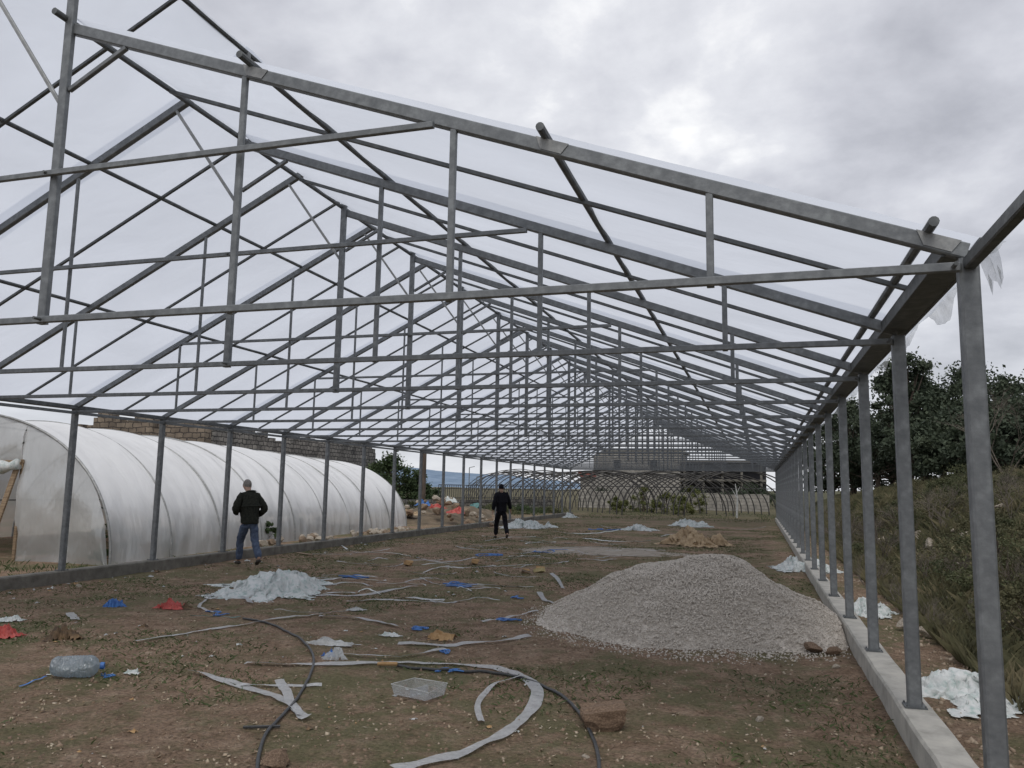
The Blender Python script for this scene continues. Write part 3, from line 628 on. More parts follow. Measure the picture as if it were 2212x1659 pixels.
def rock(loc,s,label,group=None,mi=0,mat=None,rot=None,name='rock'):
    me={None:RM,ROCKM:RM,ROCKO:RM2,ROCKB:RM3}[mat][mi%5]
    o=bpy.data.objects.new(name,me); COL.objects.link(o); o.location=loc; o.scale=s; o.rotation_euler=rot or (random.uniform(-.3,.3),random.uniform(-.3,.3),random.uniform(0,6)); WL[o.name]=Vector(loc)
    return tag(o,label,'rock',group)
c=G(1304,1572)
bm=bmesh.new(); bmesh.ops.create_cube(bm,size=2); bmesh.ops.subdivide_edges(bm,edges=bm.edges[:],cuts=11,use_grid_fill=True)
for v in bm.verts:
    p=v.co.copy(); r_=max(abs(p.x),abs(p.y),abs(p.z)); q_=p.normalized()*1.25
    v.co=p.lerp(q_,.28); v.co*=1+.14*noise.noise(p*1.4)+.06*noise.noise(p*4); v.co.x*=1+.18*v.co.z
me=bpy.data.meshes.new('broken_block'); bm.to_mesh(me); bm.free(); me.materials.append(ROCKB); o=bpy.data.objects.new('broken_block',me); COL.objects.link(o); o.location=(c.x,c.y,.07); o.scale=(.145,.10,.085); o.rotation_euler=(.12,-.1,.35)
tag(o,'big rust brown broken block lying alone at the lower right foreground','rock')
for (px,py,s,l) in ((1805,1443,.05,'small pale stone by the right kerb below the gravel heap'),(1265,1638,.03,'small white stone near the lower edge right of the hose'),(1640,1558,.05,'flat pale stone among the weeds at the lower right'),(1755,1408,.13,'dark soil clod at the right foot of the gravel heap'),(1800,1412,.1,'smaller dark soil clod at the right kerb beside the gravel'),(600,1655,.12,'dark clod at the lower edge beside the hose'),(170,1268,.06,'pale stone beside the left kerb')):
    c=G(px,py); rock((c.x,c.y,s*.3),(s,s*.8,s*.5),l,mi=int(px)%5,mat=ROCKB if 'dark' in l else None)
for i in range(90):
    px=random.uniform(862,1075); t=random.random(); Y=random.uniform(33,44)
    hz=(1-abs((px-945)/130))*1.25*t; b=P(px,1100,Y); s=random.uniform(.08,.32)
    rock((b.x,Y,max(.05,hz)),(s,s*.8,s*.65),'pale or orange boulder in the rubble heap beyond the tunnel','boulders of the rubble heap',i,random.choice([ROCKO,ROCKM,ROCKO,ROCKB]))
for i,(px,py,Y,m_,l) in enumerate([(962,1098,36,RED,'red crumpled plastic on the rubble heap'),(1000,1108,35,RED,'smaller red plastic scrap at the right of the rubble heap'),(930,1092,38,BLUE,'blue plastic scrap on the rubble heap'),(985,1085,40,BAGW,'white plastic scrap high on the rubble heap'),(905,1112,35,TAN,'tan cloth at the left of the rubble heap'),(1040,1098,42,TEAL,'teal plastic beyond the rubble heap')]):
    t=P(px,py,Y); crumple('rubbish_piece',(t.x,Y-1,max(.2,t.z)),.45,.4,.3,m_,50+i,l,'rubbish',n=20)
for i in range(44):
    px=random.uniform(560,900); py=1176-(px-600)*.09+random.uniform(-6,4)
    b=G(px,py); b.x=min(b.x,XL-.3-random.random()*.8); s=random.uniform(.06,.17); rock((b.x,b.y,.10),(s,s*.8,s*.7),'pale stone between the left kerb and the tunnel','stones along the foot of the tunnel',i,random.choice([ROCKO,ROCKM]))
def hit(px,py):
    d=ray(px,py); t=5
    while t<60 and CH+d.z*t>H(d.x*t,d.y*t,False): t+=.05
    return d*t+Vector((0,0,CH))
for i,(px,py,s) in enumerate([(1985,1170,.28),(2010,1185,.22),(1965,1190,.18),(2150,1075,.2),(2165,1105,.15),(1905,1175,.2),(1930,1165,.14)]+[(random.uniform(1880,2200),random.uniform(1090,1400),random.uniform(.05,.13)) for _ in range(26)]):
    p=hit(px,py); rock((p.x,p.y,p.z+.09),(s,s*.7,s*.6),'pale stone bedded in the scrubby right bank','pale stones on the scrubby bank',i)
mb=MB(); n=30; vs=[]
a0=P(862,1100,38).x; a1=P(1075,1100,40).x
for j in range(n+1):
    for i in range(n+1):
        u=i/n; v=j/n; x=a0+(a1-a0)*u; yy=33+12*v; e=math.sin(math.pi*u)**.7*math.sin(math.pi*v)**.7
        vs.append((x,yy,-.05+e*(.75+.4*fbm(x,yy,2,.7,3))))
mb.add(vs,[(j*(n+1)+i,j*(n+1)+i+1,(j+1)*(n+1)+i+1,(j+1)*(n+1)+i) for j in range(n) for i in range(n)])
tag(mb.build('rubble_mound',SOILM,origin=((a0+a1)/2,39,0)),'brown earth mound under the boulders beyond the tunnel','mound')
# ---------------- gravel heap -----------------
gc=Vector((-.84,11.2,0)); RX,RY=2.1,2.25
def heap(x,y):
    u=(x-gc.x)/RX; v=(y-gc.y)/RY; a=math.atan2(v,u); r=math.sqrt(u*u+v*v)*(1+.24*noise.noise(Vector((math.cos(a)*1.5,math.sin(a)*1.5,3))))
    if r>=1: return 0
    z=.80*(1-r**1.85)**1.25
    u3=(x-gc.x-.2)/.7; v3=(y-gc.y)/.8
    return z+.09*math.exp(-(u3*u3+v3*v3))+.08*fbm(x,y,2,1.5,4)*min(1,(1-r)*3.5)
n=130; vs=[];fs=[]
for j in range(n+1):
    for i in range(n+1):
        x=gc.x-2.35+4.7*i/n; y=gc.y-2.7+5.4*j/n; z=heap(x,y); vs.append((min(x,XR-.112),y,z-.03+(.012*noise.noise(Vector((x*19,y*19,0))) if z>.02 else 0)))
fs=[(j*(n+1)+i,j*(n+1)+i+1,(j+1)*(n+1)+i+1,(j+1)*(n+1)+i) for j in range(n) for i in range(n)]
tag(MB().add(vs,fs).build('gravel_heap',GRAV,origin=gc,smooth=True),'large mound of pale grey gravel piled beside the right kerb','gravel heap')
def stones(name,pts,sizes,mat,kind='stuff',fl=.8):
    n=len(pts); base=np.array([(1,0,0),(-1,0,0),(0,1,0),(0,-1,0),(0,0,fl),(0,0,-fl)],float); fb=np.array([(0,2,4),(2,1,4),(1,3,4),(3,0,4),(2,0,5),(1,2,5),(3,1,5),(0,3,5)])
    q=rng.normal(size=(n,4))
    if fl<.5: q[:,1:3]*=.25
    q/=np.linalg.norm(q,axis=1)[:,None]; w,x,y,z=q.T
    Rm=np.stack([1-2*(y*y+z*z),2*(x*y-z*w),2*(x*z+y*w),2*(x*y+z*w),1-2*(x*x+z*z),2*(y*z-x*w),2*(x*z-y*w),2*(y*z+x*w),1-2*(x*x+y*y)],1).reshape(n,3,3)
    sc_=rng.uniform(.6,1.3,(n,1,3))*np.asarray(sizes)[:,None,None]
    Vv=np.einsum('nij,nkj->nki',Rm,base[None]*sc_)+np.asarray(pts)[:,None,:]
    Fv=fb[None]+np.arange(n)[:,None,None]*6
    return npmesh(name,Vv.reshape(-1,3),Fv.reshape(-1,3),mat)
pts=[]
while len(pts)<50000:
    x=gc.x+random.gauss(0,1.2); y=gc.y+random.gauss(0,1.35); 
    if x>XR-.13: continue
    u=math.hypot((x-gc.x)/RX,(y-gc.y)/RY)
    if u>1.55 or (u>.9 and random.random()<(u-.9)*2.2+.35): continue
    pts.append((x,y,max(heap(x,y),H(x,y))-.002))
tag(stones('loose_gravel',pts,rng.uniform(.006,.017,len(pts)),GRAV),'pale loose gravel stones covering and spilling round the gravel mound','gravel',kind='stuff')
pts=[];sz=[]
for _ in range(12000):
    y=3+ (random.random()**1.7)*30; x=random.uniform(-11,.9)
    pts.append((x,y,H(x,y)-.001)); sz.append(random.choice([.005,.007,.009,.014])*random.uniform(.6,1.2)*(1+y*.015))
for _ in range(3500):
    y=3+ (random.random()**1.4)*30; x=random.uniform(1.2,2.8); pts.append((x,y,H(x,y)+.001)); sz.append(random.choice([.008,.015,.03]))
tag(stones('small_stones',pts,sz,PEBB),'small brown and pale stones strewn over the earth','stones',kind='stuff')
pts=[];sz=[]
for _ in range(16000):
    y=3+ (random.random()**1.6)*22; x=random.uniform(-11,2.2)
    pts.append((x,y,H(x,y)-.003)); sz.append(random.choice([.008,.011,.016,.024])*random.uniform(.7,1.2))
tag(stones('earth_clods',pts,sz,CLOD),'brown crumbs and clods of earth over the floor','soil',kind='stuff')
pts=[];sz=[]
for _ in range(13000):
    y=3+ (random.random()**1.5)*26; x=random.uniform(-11,.9)
    if nz(x,y,7,.7)>-.25: pts.append((x,y,H(x,y)+.006)); sz.append(random.uniform(.007,.021))
tag(stones('leaf_flakes',pts,sz,FLAKE,fl=.08),'dry leaf and straw flakes scattered over the earth','dry leaves',kind='stuff')
# ---------------- grass and leaves -----------------
def blades(name,pts,hmin,hmax,w,mat,lean=.5):
    pts=np.asarray(pts); n=len(pts); a=rng.uniform(0,2*np.pi,n); h=rng.uniform(hmin,hmax,n); l=rng.normal(0,lean,(n,2))*h[:,None]
    dx=np.stack([np.cos(a)*w,np.sin(a)*w,np.zeros(n)],1); tip=pts+np.concatenate([l,h[:,None]],1); mid=pts+np.concatenate([l*.3,h[:,None]*.6],1)
    Vv=np.stack([pts-dx,pts+dx,mid+dx*.7,tip],1); Fv=np.arange(n*4).reshape(n,4)
    return npmesh(name,Vv.reshape(-1,3),Fv,mat)
pts=[]
while len(pts)<50000:
    y=3+(random.random()**1.4)*36; x=random.uniform(-11.2,.9)
    k=fbm(x,y,5,.5,4)+.4*nz(x,y,2,2)+.12*(x<-5)+.08*(y>14)
    if k>.06+random.random()*.35 and math.hypot((x-gc.x)/2.05,(y-gc.y)/2.35)>1: pts.append((x,y,H(x,y)-.004))
tag(blades('weed_patches',pts,.008,.04,.006,LEAF,1.2),'low green weeds in patches on the earth floor','weeds',kind='stuff')
pts=[]
for _ in range(210000):
    x=2.0+random.random()**1.6*20; y=6+random.random()*41; 
    if random.random()<.30+.9*(fbm(x,y,3,1.1,4)+.35): pts.append((x,y,H(x,y,False)-.01))
tag(blades('bank_scrub',pts,.05,.34,.0055,DRY,.42),'long dry tangled grass and scrub covering the right hillside','scrub',kind='stuff')
def leafcloud(centers,rads,n,size):
    c=np.asarray(centers)[rng.integers(0,len(centers),n)]; r=np.asarray(rads)[rng.integers(0,len(rads),n)]
    d=rng.normal(size=(n,3)); d/=np.linalg.norm(d,axis=1)[:,None]; p=c+d*(r*rng.uniform(.1,1,n)**.6*rng.choice([1,1,1.45],n))[:,None]*np.array([1,1,.7])
    a=rng.normal(size=(n,3)); a/=np.linalg.norm(a,axis=1)[:,None]; b=np.cross(a,rng.normal(size=(n,3))); b/=np.linalg.norm(b,axis=1)[:,None]
    s=rng.uniform(.5,1.3,(n,1))*size
    Vv=np.stack([p-a*s,p+b*s*.6,p+a*s,p-b*s*.6],1); return Vv.reshape(-1,3),np.arange(n*4).reshape(n,4)
cs=[]
for _ in range(1500):
    x=2.5+random.random()**1.4*14; y=7+random.random()*36
    if fbm(x,y,12,.7,3)>-.05: cs.append((x,y,H(x,y,False)+random.uniform(0,.26)))
V_,F_=leafcloud(cs,[.14,.22,.32,.42],95000,.018)
tag(npmesh('weed_clumps',V_,F_,OLIVE),'olive brown leafy weeds and brambles matted over the right bank','weeds',kind='stuff')
pts=[]
for _ in range(45000):
    x=2.2+random.random()**1.3*12; y=6+random.random()*39
    if fbm(x,y,8,.6,3)>.05: pts.append((x,y,H(x,y,False)-.01))
for _ in range(8000):
    x=random.uniform(-12.6,-11.55); y=random.uniform(8,40); 
    if nz(x,y,1,1.2)>.1: pts.append((x,y,H(x,y)-.01))
for _ in range(4000):
    x=random.uniform(-20,-12); y=random.uniform(8,13)
    if nz(x,y,1,.8)>0: pts.append((x,y,H(x,y)-.01))
for _ in range(6000): 
    x=random.uniform(-11,3); y=random.uniform(YE-4,YE+14)
    if nz(x,y,1,.5)>-.1: pts.append((x,y,H(x,y)-.01))
tag(blades('green_grass',pts,.03,.13,.006,LEAF,.6),'green grass tufts along the kerbs, the bank and the far end','grass',kind='stuff')
def tree(name,loc,h,w,mat,n,leaf,label,cat='tree',group=None,seed=0,low=.25,trunk=True,nc=26,layer=False):
    rnd=random.Random(seed); loc=Vector(loc); o=empty(name,loc); tag(o,label,cat,group)
    cs=[];mb=MB(); base=loc+Vector((0,0,-.1))
    topz=h*.8; mb.tube([base,base+Vector((.02*h,0,h*.35)),base+Vector((-.02*h,.01*h,topz))],[.035*h,.025*h,.008*h],8)
    for k in range(nc):
        a=rnd.uniform(0,6.283); t=rnd.uniform(low,1)**(.7 if layer else 1); env=math.sin(math.pi*min(1,(t-low)/(1-low)*.85+.18)) if not layer else (1.1-t*.75)
        rr=w/2*env*math.sqrt(rnd.uniform(.1,1.4)); p=loc+Vector((math.cos(a)*rr,math.sin(a)*rr,h*t*.96)); cs.append(tuple(p))
        s0=base+Vector((0,0,h*max(.15,t*.6))); mb.tube([s0,s0.lerp(p,.5)+Vector((0,0,-.03*h)),p],[.010*h,.006*h,.002*h],5)
    mb.build('trunk',BARK,o)
    V_,F_=leafcloud(cs,[w*.09,w*.14,w*.05],n,leaf); npmesh('crown',V_,F_,mat,o); return o
hb=[(1790,890,60,4,0),(1835,865,58,5,0),(1890,905,54,4,1),(1950,762,48,3.6,1),(1985,815,50,4,0),(2030,865,48,4.6,0),(2085,792,50,5.6,0),(2135,815,48,4.8,1),(2185,862,45,4.6,0),(2235,890,42,5,0),(1920,890,58,5,0),(2060,890,42,4,0),(2300,845,40,5,1),(2160,905,38,3,0)]
for i,(px,py,Y,w,ly) in enumerate(hb):
    t=P(px,py,Y); gz=H(t.x,Y,False); tree('evergreen_tree',(t.x,Y,gz),t.z-gz,w*1.3,TREEL,11500,.105,'dark dense evergreen tree in the wood above the right bank',group='evergreen trees above the right bank',seed=i,low=.15,nc=58,layer=bool(ly))
def twigs(px,py,Y,s,label,seed,mat=TWIG,group=None,th_=.012):
    rnd=random.Random(seed); t=P(px,py,Y); gz=H(t.x,Y,False); mb=MB(); b=Vector((t.x,Y,gz-.05))
    def br(p,d,l,r,lev):
        q=p+d*l; mb.tube([p,p.lerp(q,.5)+Vector((rnd.gauss(0,.03*l),0,rnd.gauss(0,.03*l))),q],[r,r*.8,r*.55],4,False)
        if lev: 
            for _ in range(rnd.randint(2,4)):
                nd=(d+Vector((rnd.gauss(0,.5),rnd.gauss(0,.5),rnd.gauss(.1,.3)))).normalized(); br(p.lerp(q,rnd.uniform(.5,1)),nd,l*rnd.uniform(.55,.8),r*.6,lev-1)
    for _ in range(5): br(b,Vector((rnd.gauss(0,.4),rnd.gauss(0,.4),1)).normalized(),s*.35,th_*s,4)
    tag(mb.build('bare_shrub',mat,origin=b),label,'shrub',group)
twigs(2165,900,36,5.0,'tall bare leafless tree rising over the wood at the right edge',1,th_=.006)
for i,(px,Y,s) in enumerate([(1830,24,1.6),(1900,20,1.5),(1960,22,1.4),(2030,19,1.5),(2180,17,1.2),(1800,30,1.8),(2110,24,1.3),(1870,16,1.0),(2060,14,1.),(2190,12,.9),(1990,16,1.1),(1935,13,.8),(2120,11,.7),(2010,11,.7),(1890,25,1.4),(2150,21,1.3)]):
    twigs(px,1050,Y,s,'low bare twiggy shrub on the right bank',i+5,group='bare twiggy shrubs on the right bank',th_=.007)
nb=0
while nb<34:
    px=random.uniform(1790,2230); Y=random.uniform(9,32); t=P(px,1050,Y); gz=H(t.x,Y,False)
    if t.x<2.9: continue
    tree('bramble_bush',(t.x,Y,gz-.1),random.uniform(.35,1.05),random.uniform(1.0,2.0),random.choice([OLIVE,DRY,OLIVE,DRY,OLIVE]),3200,.022,'low leafy bush on the scrubby right bank','bush','leafy bushes on the right bank',nb+40,.05,nc=24); nb+=1
for i,(px,py,Y,w,m_,l) in enumerate([(845,985,48,4.5,TREE2,'rounded green tree behind the far end of the white tunnel'),(815,1000,52,4,TREEL,'darker tree half hidden behind the rounded green tree'),(905,1020,50,3,TREE2,'low green tree left of the fence at the far left'),(1300,1060,92,5,TREEL,'dark shrub before the pale stone building'),(1500,1062,80,6,TREEL,'dark shrub between the stone building and the dark house'),(1620,1050,84,6,TREEL,'dark shrub at the right end of the dark house'),(890,1085,45.5,2.2,OLIVE,'olive shrub behind the left of the rubble heap'),(1065,1092,45,2.6,OLIVE,'olive shrub behind the man in black'),(1130,1095,50,3,TREE2,'low green shrub right of the man in black'),(1190,1098,54,3,OLIVE,'low olive shrub near the end of the left posts')]):
    t=P(px,py,Y); tree('leafy_tree',(t.x,Y,0),t.z,w,m_,9000 if i<6 else 3500,.09 if i<6 else .045,l,cat='tree' if i<3 else 'shrub',seed=60+i,low=.1,nc=34)
for i,(px,py,Y,w) in enumerate([(1390,1052,62,2.6),(1440,1064,60,2.0),(1490,1050,63,2.8),(1475,1072,58,2.2),(1330,1076,60,1.6)]):
    t=P(px,py,Y); tree('yellow_bush',(t.x,Y,0),t.z,w,YELL,3000,.06,'yellow green bush beyond the far end of the greenhouse','bush','yellow green bushes beyond the greenhouse end',80+i,.05,nc=16)
# ---------------- background buildings -----------------
def wallseg(name,a,b,zt_,th_,mat,label,cat='ruined wall',step=.8,rag=.5,seed=0):
    a=Vector(a);b=Vector(b); d=b-a; L_=d.length; d.normalize(); nrm=Vector((d.y,-d.x,0)); mb=MB(); x=0; k=0
    rnd=random.Random(seed); prof=[]; 
    while x<L_-1e-6:
        w=min(step*rnd.uniform(.5,1.4),L_-x); prof.append((x,x+w,zt_(x/L_)+rnd.choice([0,-.3,-.6,-1])*rag*rnd.uniform(.6,1))); x+=w
    for (x0,x1,z) in prof:
        p=a+d*(x0+x1)/2; mb.box((p.x,p.y,z/2),(x1-x0-.002,th_,z),Matrix(((d.x,nrm.x,0),(d.y,nrm.y,0),(0,0,1))))
    return tag(mb.build(name,mat,origin=a),label,cat)
a=P(170,950,32);b=P(448,950,32)
wallseg('stone_wall',(a.x,32,0),(b.x,32,0),lambda t:(4.5 if t<.1 else 5.05 if t<.28 else 4.75 if t<.42 else 5.1 if t<.6 else 4.5 if t<.72 else 4.85),.5,STONET,'brown rubble wall with stepped top behind the left part of the tunnel',seed=1,rag=.3,step=.45)
a=P(450,950,33);b=P(806,950,52)
wallseg('stone_wall',(a.x,33,0),(b.x,52,0),lambda t:4.7+.25*math.sin(t*17)-.1*t,.5,STONEG,'long grey rubble stone wall with jagged top behind the tunnel',seed=2,rag=.7,step=.45)
pa_=P(870,1080,46); pb_=P(1195,1080,62)
wallseg('retaining_wall',(pa_.x,46,0),(pb_.x,62,0),lambda t:.85,.4,STONEG,'low dark rubble terrace wall beyond the left posts','wall',seed=3,rag=.05,step=2)
fa,fb_=Vector((P(945,1060,48).x,48.2,.8)),Vector((P(1195,1060,61).x,61.7,.8))
fe=empty('railing',fa); tag(fe,'dark metal railing on top of the terrace wall at far left','railing')
mb=MB()
for z in(.15,1.0): mb.beam(fa+Vector((0,0,z)),fb_+Vector((0,0,z)),.05,.05)
mb.build('rail',HOSE,fe)
n_=int((fb_-fa).length/.22); mb=MB()
for i in range(n_+1): p=fa.lerp(fb_,i/n_); mb.beam(p,p+Vector((0,0,1.0)),.035,.035,(0,1,0))
mb.build('bars',HOSE,fe)
t=P(917,958,44); mb=MB(); mb.tube([(t.x,44,0),(t.x+.03,44,t.z)],[.16,.12],10); tag(mb.build('utility_pole',BARK,origin=(t.x,44,0)),'dark wooden pole behind the left posts near the rounded green tree','pole')
for i,(px,py,Y) in enumerate([(1014,1010,66),(1030,1030,66)]):
    t=P(px,py,Y); mb=MB(); mb.tube([(t.x,Y,.8),(t.x,Y,t.z)],.04,8); mb.tube([(t.x,Y,t.z),(t.x+.5,Y,t.z+.1)],.03,6); tag(mb.build('lamp_pole',GALV,origin=(t.x,Y,0)),['taller thin grey pole behind the railing','shorter thin grey pole behind the railing'][i],'pole')
Yb=95; x0=P(1282,1050,Yb).x; x1=P(1470,1050,Yb).x; zt_=P(1380,975,Yb).z
hs=empty('stone_house',((x0+x1)/2,Yb,0)); tag(hs,'pale rough stone building beyond the far end of the greenhouse','building')
mb=MB(); mb.box(((x0+x1)/2,Yb+5,zt_/2),(x1-x0,10,zt_)); mb.build('wall',STONEB,hs)
mb=MB(); mb.box(((x0+x1)/2,Yb+5,zt_+.1),(x1-x0+.6,10.5,.2)); mb.build('roof',CONC,hs)
for (u,zz) in ((.7,4.6),(.28,4.6)):
    xx=x0+(x1-x0)*u; mb=MB(); mb.box((xx,Yb-.01,zz),(.8,.1,1.1)); mb.build('window',DARK,hs)
x2=P(1655,1050,Yb).x; z2=P(1580,998,Yb).z
hs=empty('dark_house',((x1+x2)/2,Yb,0)); tag(hs,'dark house with open verandas right of the pale stone building','house')
mb=MB(); mb.box(((x1+x2)/2+.1,Yb+6,z2/2),(x2-x1-.1,8,z2)); mb.build('wall',DARK,hs)
for zz in (2.9,z2):
    mb=MB(); mb.box(((x1+x2)/2+.1,Yb+1,zz),(x2-x1-.1,3,.25)); mb.build('veranda_slab',CONCD,hs)
for k in range(5): 
    xx=x1+.5+(x2-x1-1)*k/4; mb=MB(); mb.box((xx,Yb-.2,z2/2),(.25,.25,z2-.3)); mb.build('column',CONCD,hs)
a=P(1258,1030,80); b=P(1280,1060,80); so_=empty('red_shed',((a.x+b.x)/2,80,0)); tag(so_,'small stone shed with a red metal roof left of the pale stone building','shed')
mb=MB(); mb.box(((a.x+b.x)/2,80,a.z/2),(b.x-a.x,2,a.z)); mb.build('wall',STONEB,so_); mb=MB(); mb.box(((a.x+b.x)/2,79.9,a.z+.3),(b.x-a.x+.3,2.6,.6)); mb.build('roof',ROOFT,so_)
a=P(1250,1078,72); b=P(1662,1078,72); wallseg('garden_wall',(a.x,72,0),(b.x,72,0),lambda t:1.5,.3,STONEB,'low grey stone wall in front of the buildings beyond the far end','wall',seed=9,rag=.12,step=1.5)
def hoops(px,Y0_,n_,w,h,sp,label,yaw=0,r=.04):
    t=P(px,1050,Y0_); o=empty('bare_hoop_tunnel',(t.x,Y0_,0)); tag(o,label,'tunnel frame'); rnd=random.Random(px)
    m_=Matrix.Rotation(yaw,3,'Z')
    def q(x,y,z): v=m_@Vector((x,y,0)); return Vector((t.x+v.x,Y0_+v.y,z))
    for k in range(n_):
        jt=rnd.gauss(0,.12); jh=rnd.gauss(0,.08)
        mb=MB(); mb.tube([q(-math.cos(math.pi*i/24)*w/2+jt*math.sin(math.pi*i/24),k*sp+jt,math.sin(math.pi*i/24)**.85*(h+jh)) for i in range(25)],r,5); mb.build('hoop',IRON,o)
    for a_ in (.2,.5,.8):
        mb=MB(); mb.tube([q(-math.cos(math.pi*a_)*w/2,0,math.sin(math.pi*a_)**.85*h),q(-math.cos(math.pi*a_)*w/2,(n_-1)*sp,math.sin(math.pi*a_)**.85*h)],r*.6,5); mb.build('purlin',IRON,o)
hoops(1140,60,10,7,3.,1.3,'arched bare tunnel frame beyond the far left posts',.5,.03)
hoops(1325,55,14,8,3.,1.3,'bare arched tunnel frame beyond the left of the greenhouse end',.6,.045)
hoops(1465,55,14,8,3.,1.3,'bare arched tunnel frame beyond the middle of the greenhouse end',.5,.045)
hoops(1605,55,14,8,3.,1.3,'bare arched tunnel frame beyond the right of the greenhouse end',.4,.045)
t=P(1590,1045,54); b=Vector((t.x,54,0)); mb=MB(); mb.tube([b,b+Vector((.08,0,1.2)),b+Vector((-.05,0,t.z))],[.07,.05,.03],8)
for d in ((-.5,.5),(.4,.8)): mb.tube([b+Vector((0,0,1.1+d[1]*.5)),b+Vector((d[0]*.6,0,1.7+d[1]*.4))],[.03,.012],6)
tag(mb.build('dead_tree',BAGG,origin=b),'pale bare dead trunk beyond the far end at the right','tree')
for i,(x,y,s) in enumerate([(-13.6,14.5,.9),(-13.9,16,.8),(-14.0,18.5,.9),(-14.4,21.5,.9),(-13.4,20,.6),(-14.5,24,.9),(-14.2,17.2,1.),(-14.7,23,1.)]):
    tree('tunnel_plant',(x,y,0),s,s*1.3,TREE2,1400,.05,'green plant growing inside the film tunnel close to its side','plant','plants seen through the tunnel side',90+i,.1,nc=8)
# ---------------- people -----------------
def skinobj(name,J,E,root,mat,parent,sub=2):
    bm=bmesh.new(); lay=bm.verts.layers.skin.verify(); V_={}
    for k,(p,r) in J.items():
        v=bm.verts.new(p); r=r if isinstance(r,tuple) else (r,r); v[lay].radius=r; v[lay].use_root=(k==root); V_[k]=v
    for a,b in E: bm.edges.new((V_[a],V_[b]))
    me=bpy.data.meshes.new(name); bm.to_mesh(me); bm.free()
    ob=bpy.data.objects.new(name,me); COL.objects.link(ob)
    md=ob.modifiers.new('s','SKIN'); md.use_smooth_shade=True; m2=ob.modifiers.new('u','SUBSURF'); m2.levels=sub; m2.render_levels=sub
    bpy.context.view_layer.update(); dg=bpy.context.evaluated_depsgraph_get()
    me2=bpy.data.meshes.new_from_object(ob.evaluated_get(dg)); ob.modifiers.clear(); ob.data=me2; me2.name=name
    if name in('jacket','trousers'):
        for v in me2.vertices:
            p=v.co; k=.012*noise.noise(Vector((p.x*9,p.y*9,p.z*16)))+.008*noise.noise(p*26); v.co=p+v.normal*k
    me2.materials.clear(); me2.materials.append(mat); me2.polygons.foreach_set('use_smooth',[True]*len(me2.polygons))
    ob.parent=parent; return ob
def person(loc,yaw,height,label,pose,jm,tm,hm,cap=False,lean=0,bulk=1.,nod=0):
    root=empty('person',loc); root.rotation_euler=(0,0,yaw); s=height/1.75; root.scale=(s,s,s); tag(root,label,'person')
    ln=lambda z: lean*max(0,z-.95)+nod*max(0,z-1.45)
    b=dict(pelvis=((0,0,.95),(.13,.09)),sp=((0,ln(1.12),1.12),(.12,.085)),ch=((0,ln(1.32),1.32),(.15,.10)),nb=((0,ln(1.46),1.46),(.06,.06)),nk=((0,ln(1.53)+.02,1.53),.052),hd=((0,ln(1.6)+.05,1.61),(.075,.085)),cw=((0,ln(1.7)+.04,1.70),(.06,.07)),nose=((0,ln(1.6)+.155,1.60-nod*.05),.012))
    E=[('pelvis','sp'),('sp','ch'),('ch','nb'),('nb','nk'),('nk','hd'),('hd','cw'),('hd','nose')]
    for sgn,t in ((-1,'L'),(1,'R')):
        el,wr,kn,an,to=pose[t]
        b['sh'+t]=((sgn*.17,ln(1.42),1.42),.055); b['el'+t]=(el,.040); b['wr'+t]=(wr,.026)
        e,w=Vector(el),Vector(wr); d=(w-e).normalized(); pal=w+d*.06; b['pa'+t]=(tuple(pal),(.036,.018)); b['ea'+t]=((sgn*.092,ln(1.6)+.04,1.61),.014)
        E+=[('ch','sh'+t),('sh'+t,'el'+t),('el'+t,'wr'+t),('wr'+t,'pa'+t),('hd','ea'+t)]
        acr=Vector((0,1,0)); acr=(acr-d*acr.dot(d)).normalized()
        inn=d.cross(acr)*(1 if sgn<0 else -1)
        for k in range(4):
            p0=pal+d*.03+acr*(.027-.018*k); p1=p0+d*.035+inn*.004; p2=p1+d*(.028-.004*abs(k-1))+inn*.014
            for q_,pp in ((0,p0),(1,p1),(2,p2)): b['f%s%d%d'%(t,k,q_)]=(tuple(pp),.0085)
            E+=[('pa'+t,'f%s%d0'%(t,k)),('f%s%d0'%(t,k),'f%s%d1'%(t,k)),('f%s%d1'%(t,k),'f%s%d2'%(t,k))]
        t0=pal-d*.02+acr*.035; t1=t0+d*.03+acr*.02+inn*.01
        b['t0'+t]=(tuple(t0),.011); b['t1'+t]=(tuple(t1),.009); E+=[('pa'+t,'t0'+t),('t0'+t,'t1'+t)]
        b['hp'+t]=((sgn*.09,0,.90),.085); b['kn'+t]=(kn,.052); b['an'+t]=(an,.036); b['to'+t]=(to,(.035,.025))
        E+=[('pelvis','hp'+t),('hp'+t,'kn'+t),('kn'+t,'an'+t),('an'+t,'to'+t)]
    skinobj('body',b,E,'pelvis',SKIN,root)
    j=dict(hem=((0,.0,.84),(.175*bulk,.135*bulk)),w=((0,.0,1.02),(.172*bulk,.13*bulk)),sp=((0,ln(1.15),1.15),(.175*bulk,.135*bulk)),ch=((0,ln(1.32)-.01,1.32),(.19*bulk,.14*bulk)),nb=((0,ln(1.44),1.44),(.11,.10)),co=((0,ln(1.5)+.01,1.50),(.072,.072)))
    E=[('hem','w'),('w','sp'),('sp','ch'),('ch','nb'),('nb','co')]
    for sgn,t in ((-1,'L'),(1,'R')):
        el,wr=pose[t][:2]; w=Vector(wr).lerp(Vector(el),.02)
        j['sh'+t]=((sgn*.175,ln(1.4),1.40),.088*bulk); j['el'+t]=(el,.07*bulk); j['wr'+t]=(tuple(w),.052*bulk); E+=[('ch','sh'+t),('sh'+t,'el'+t),('el'+t,'wr'+t)]
    skinobj('jacket',j,E,'w',jm,root,3)
    tt=dict(w=((0,0,.98),(.145,.11)),p=((0,0,.90),(.15,.115)))
    E=[('w','p')]
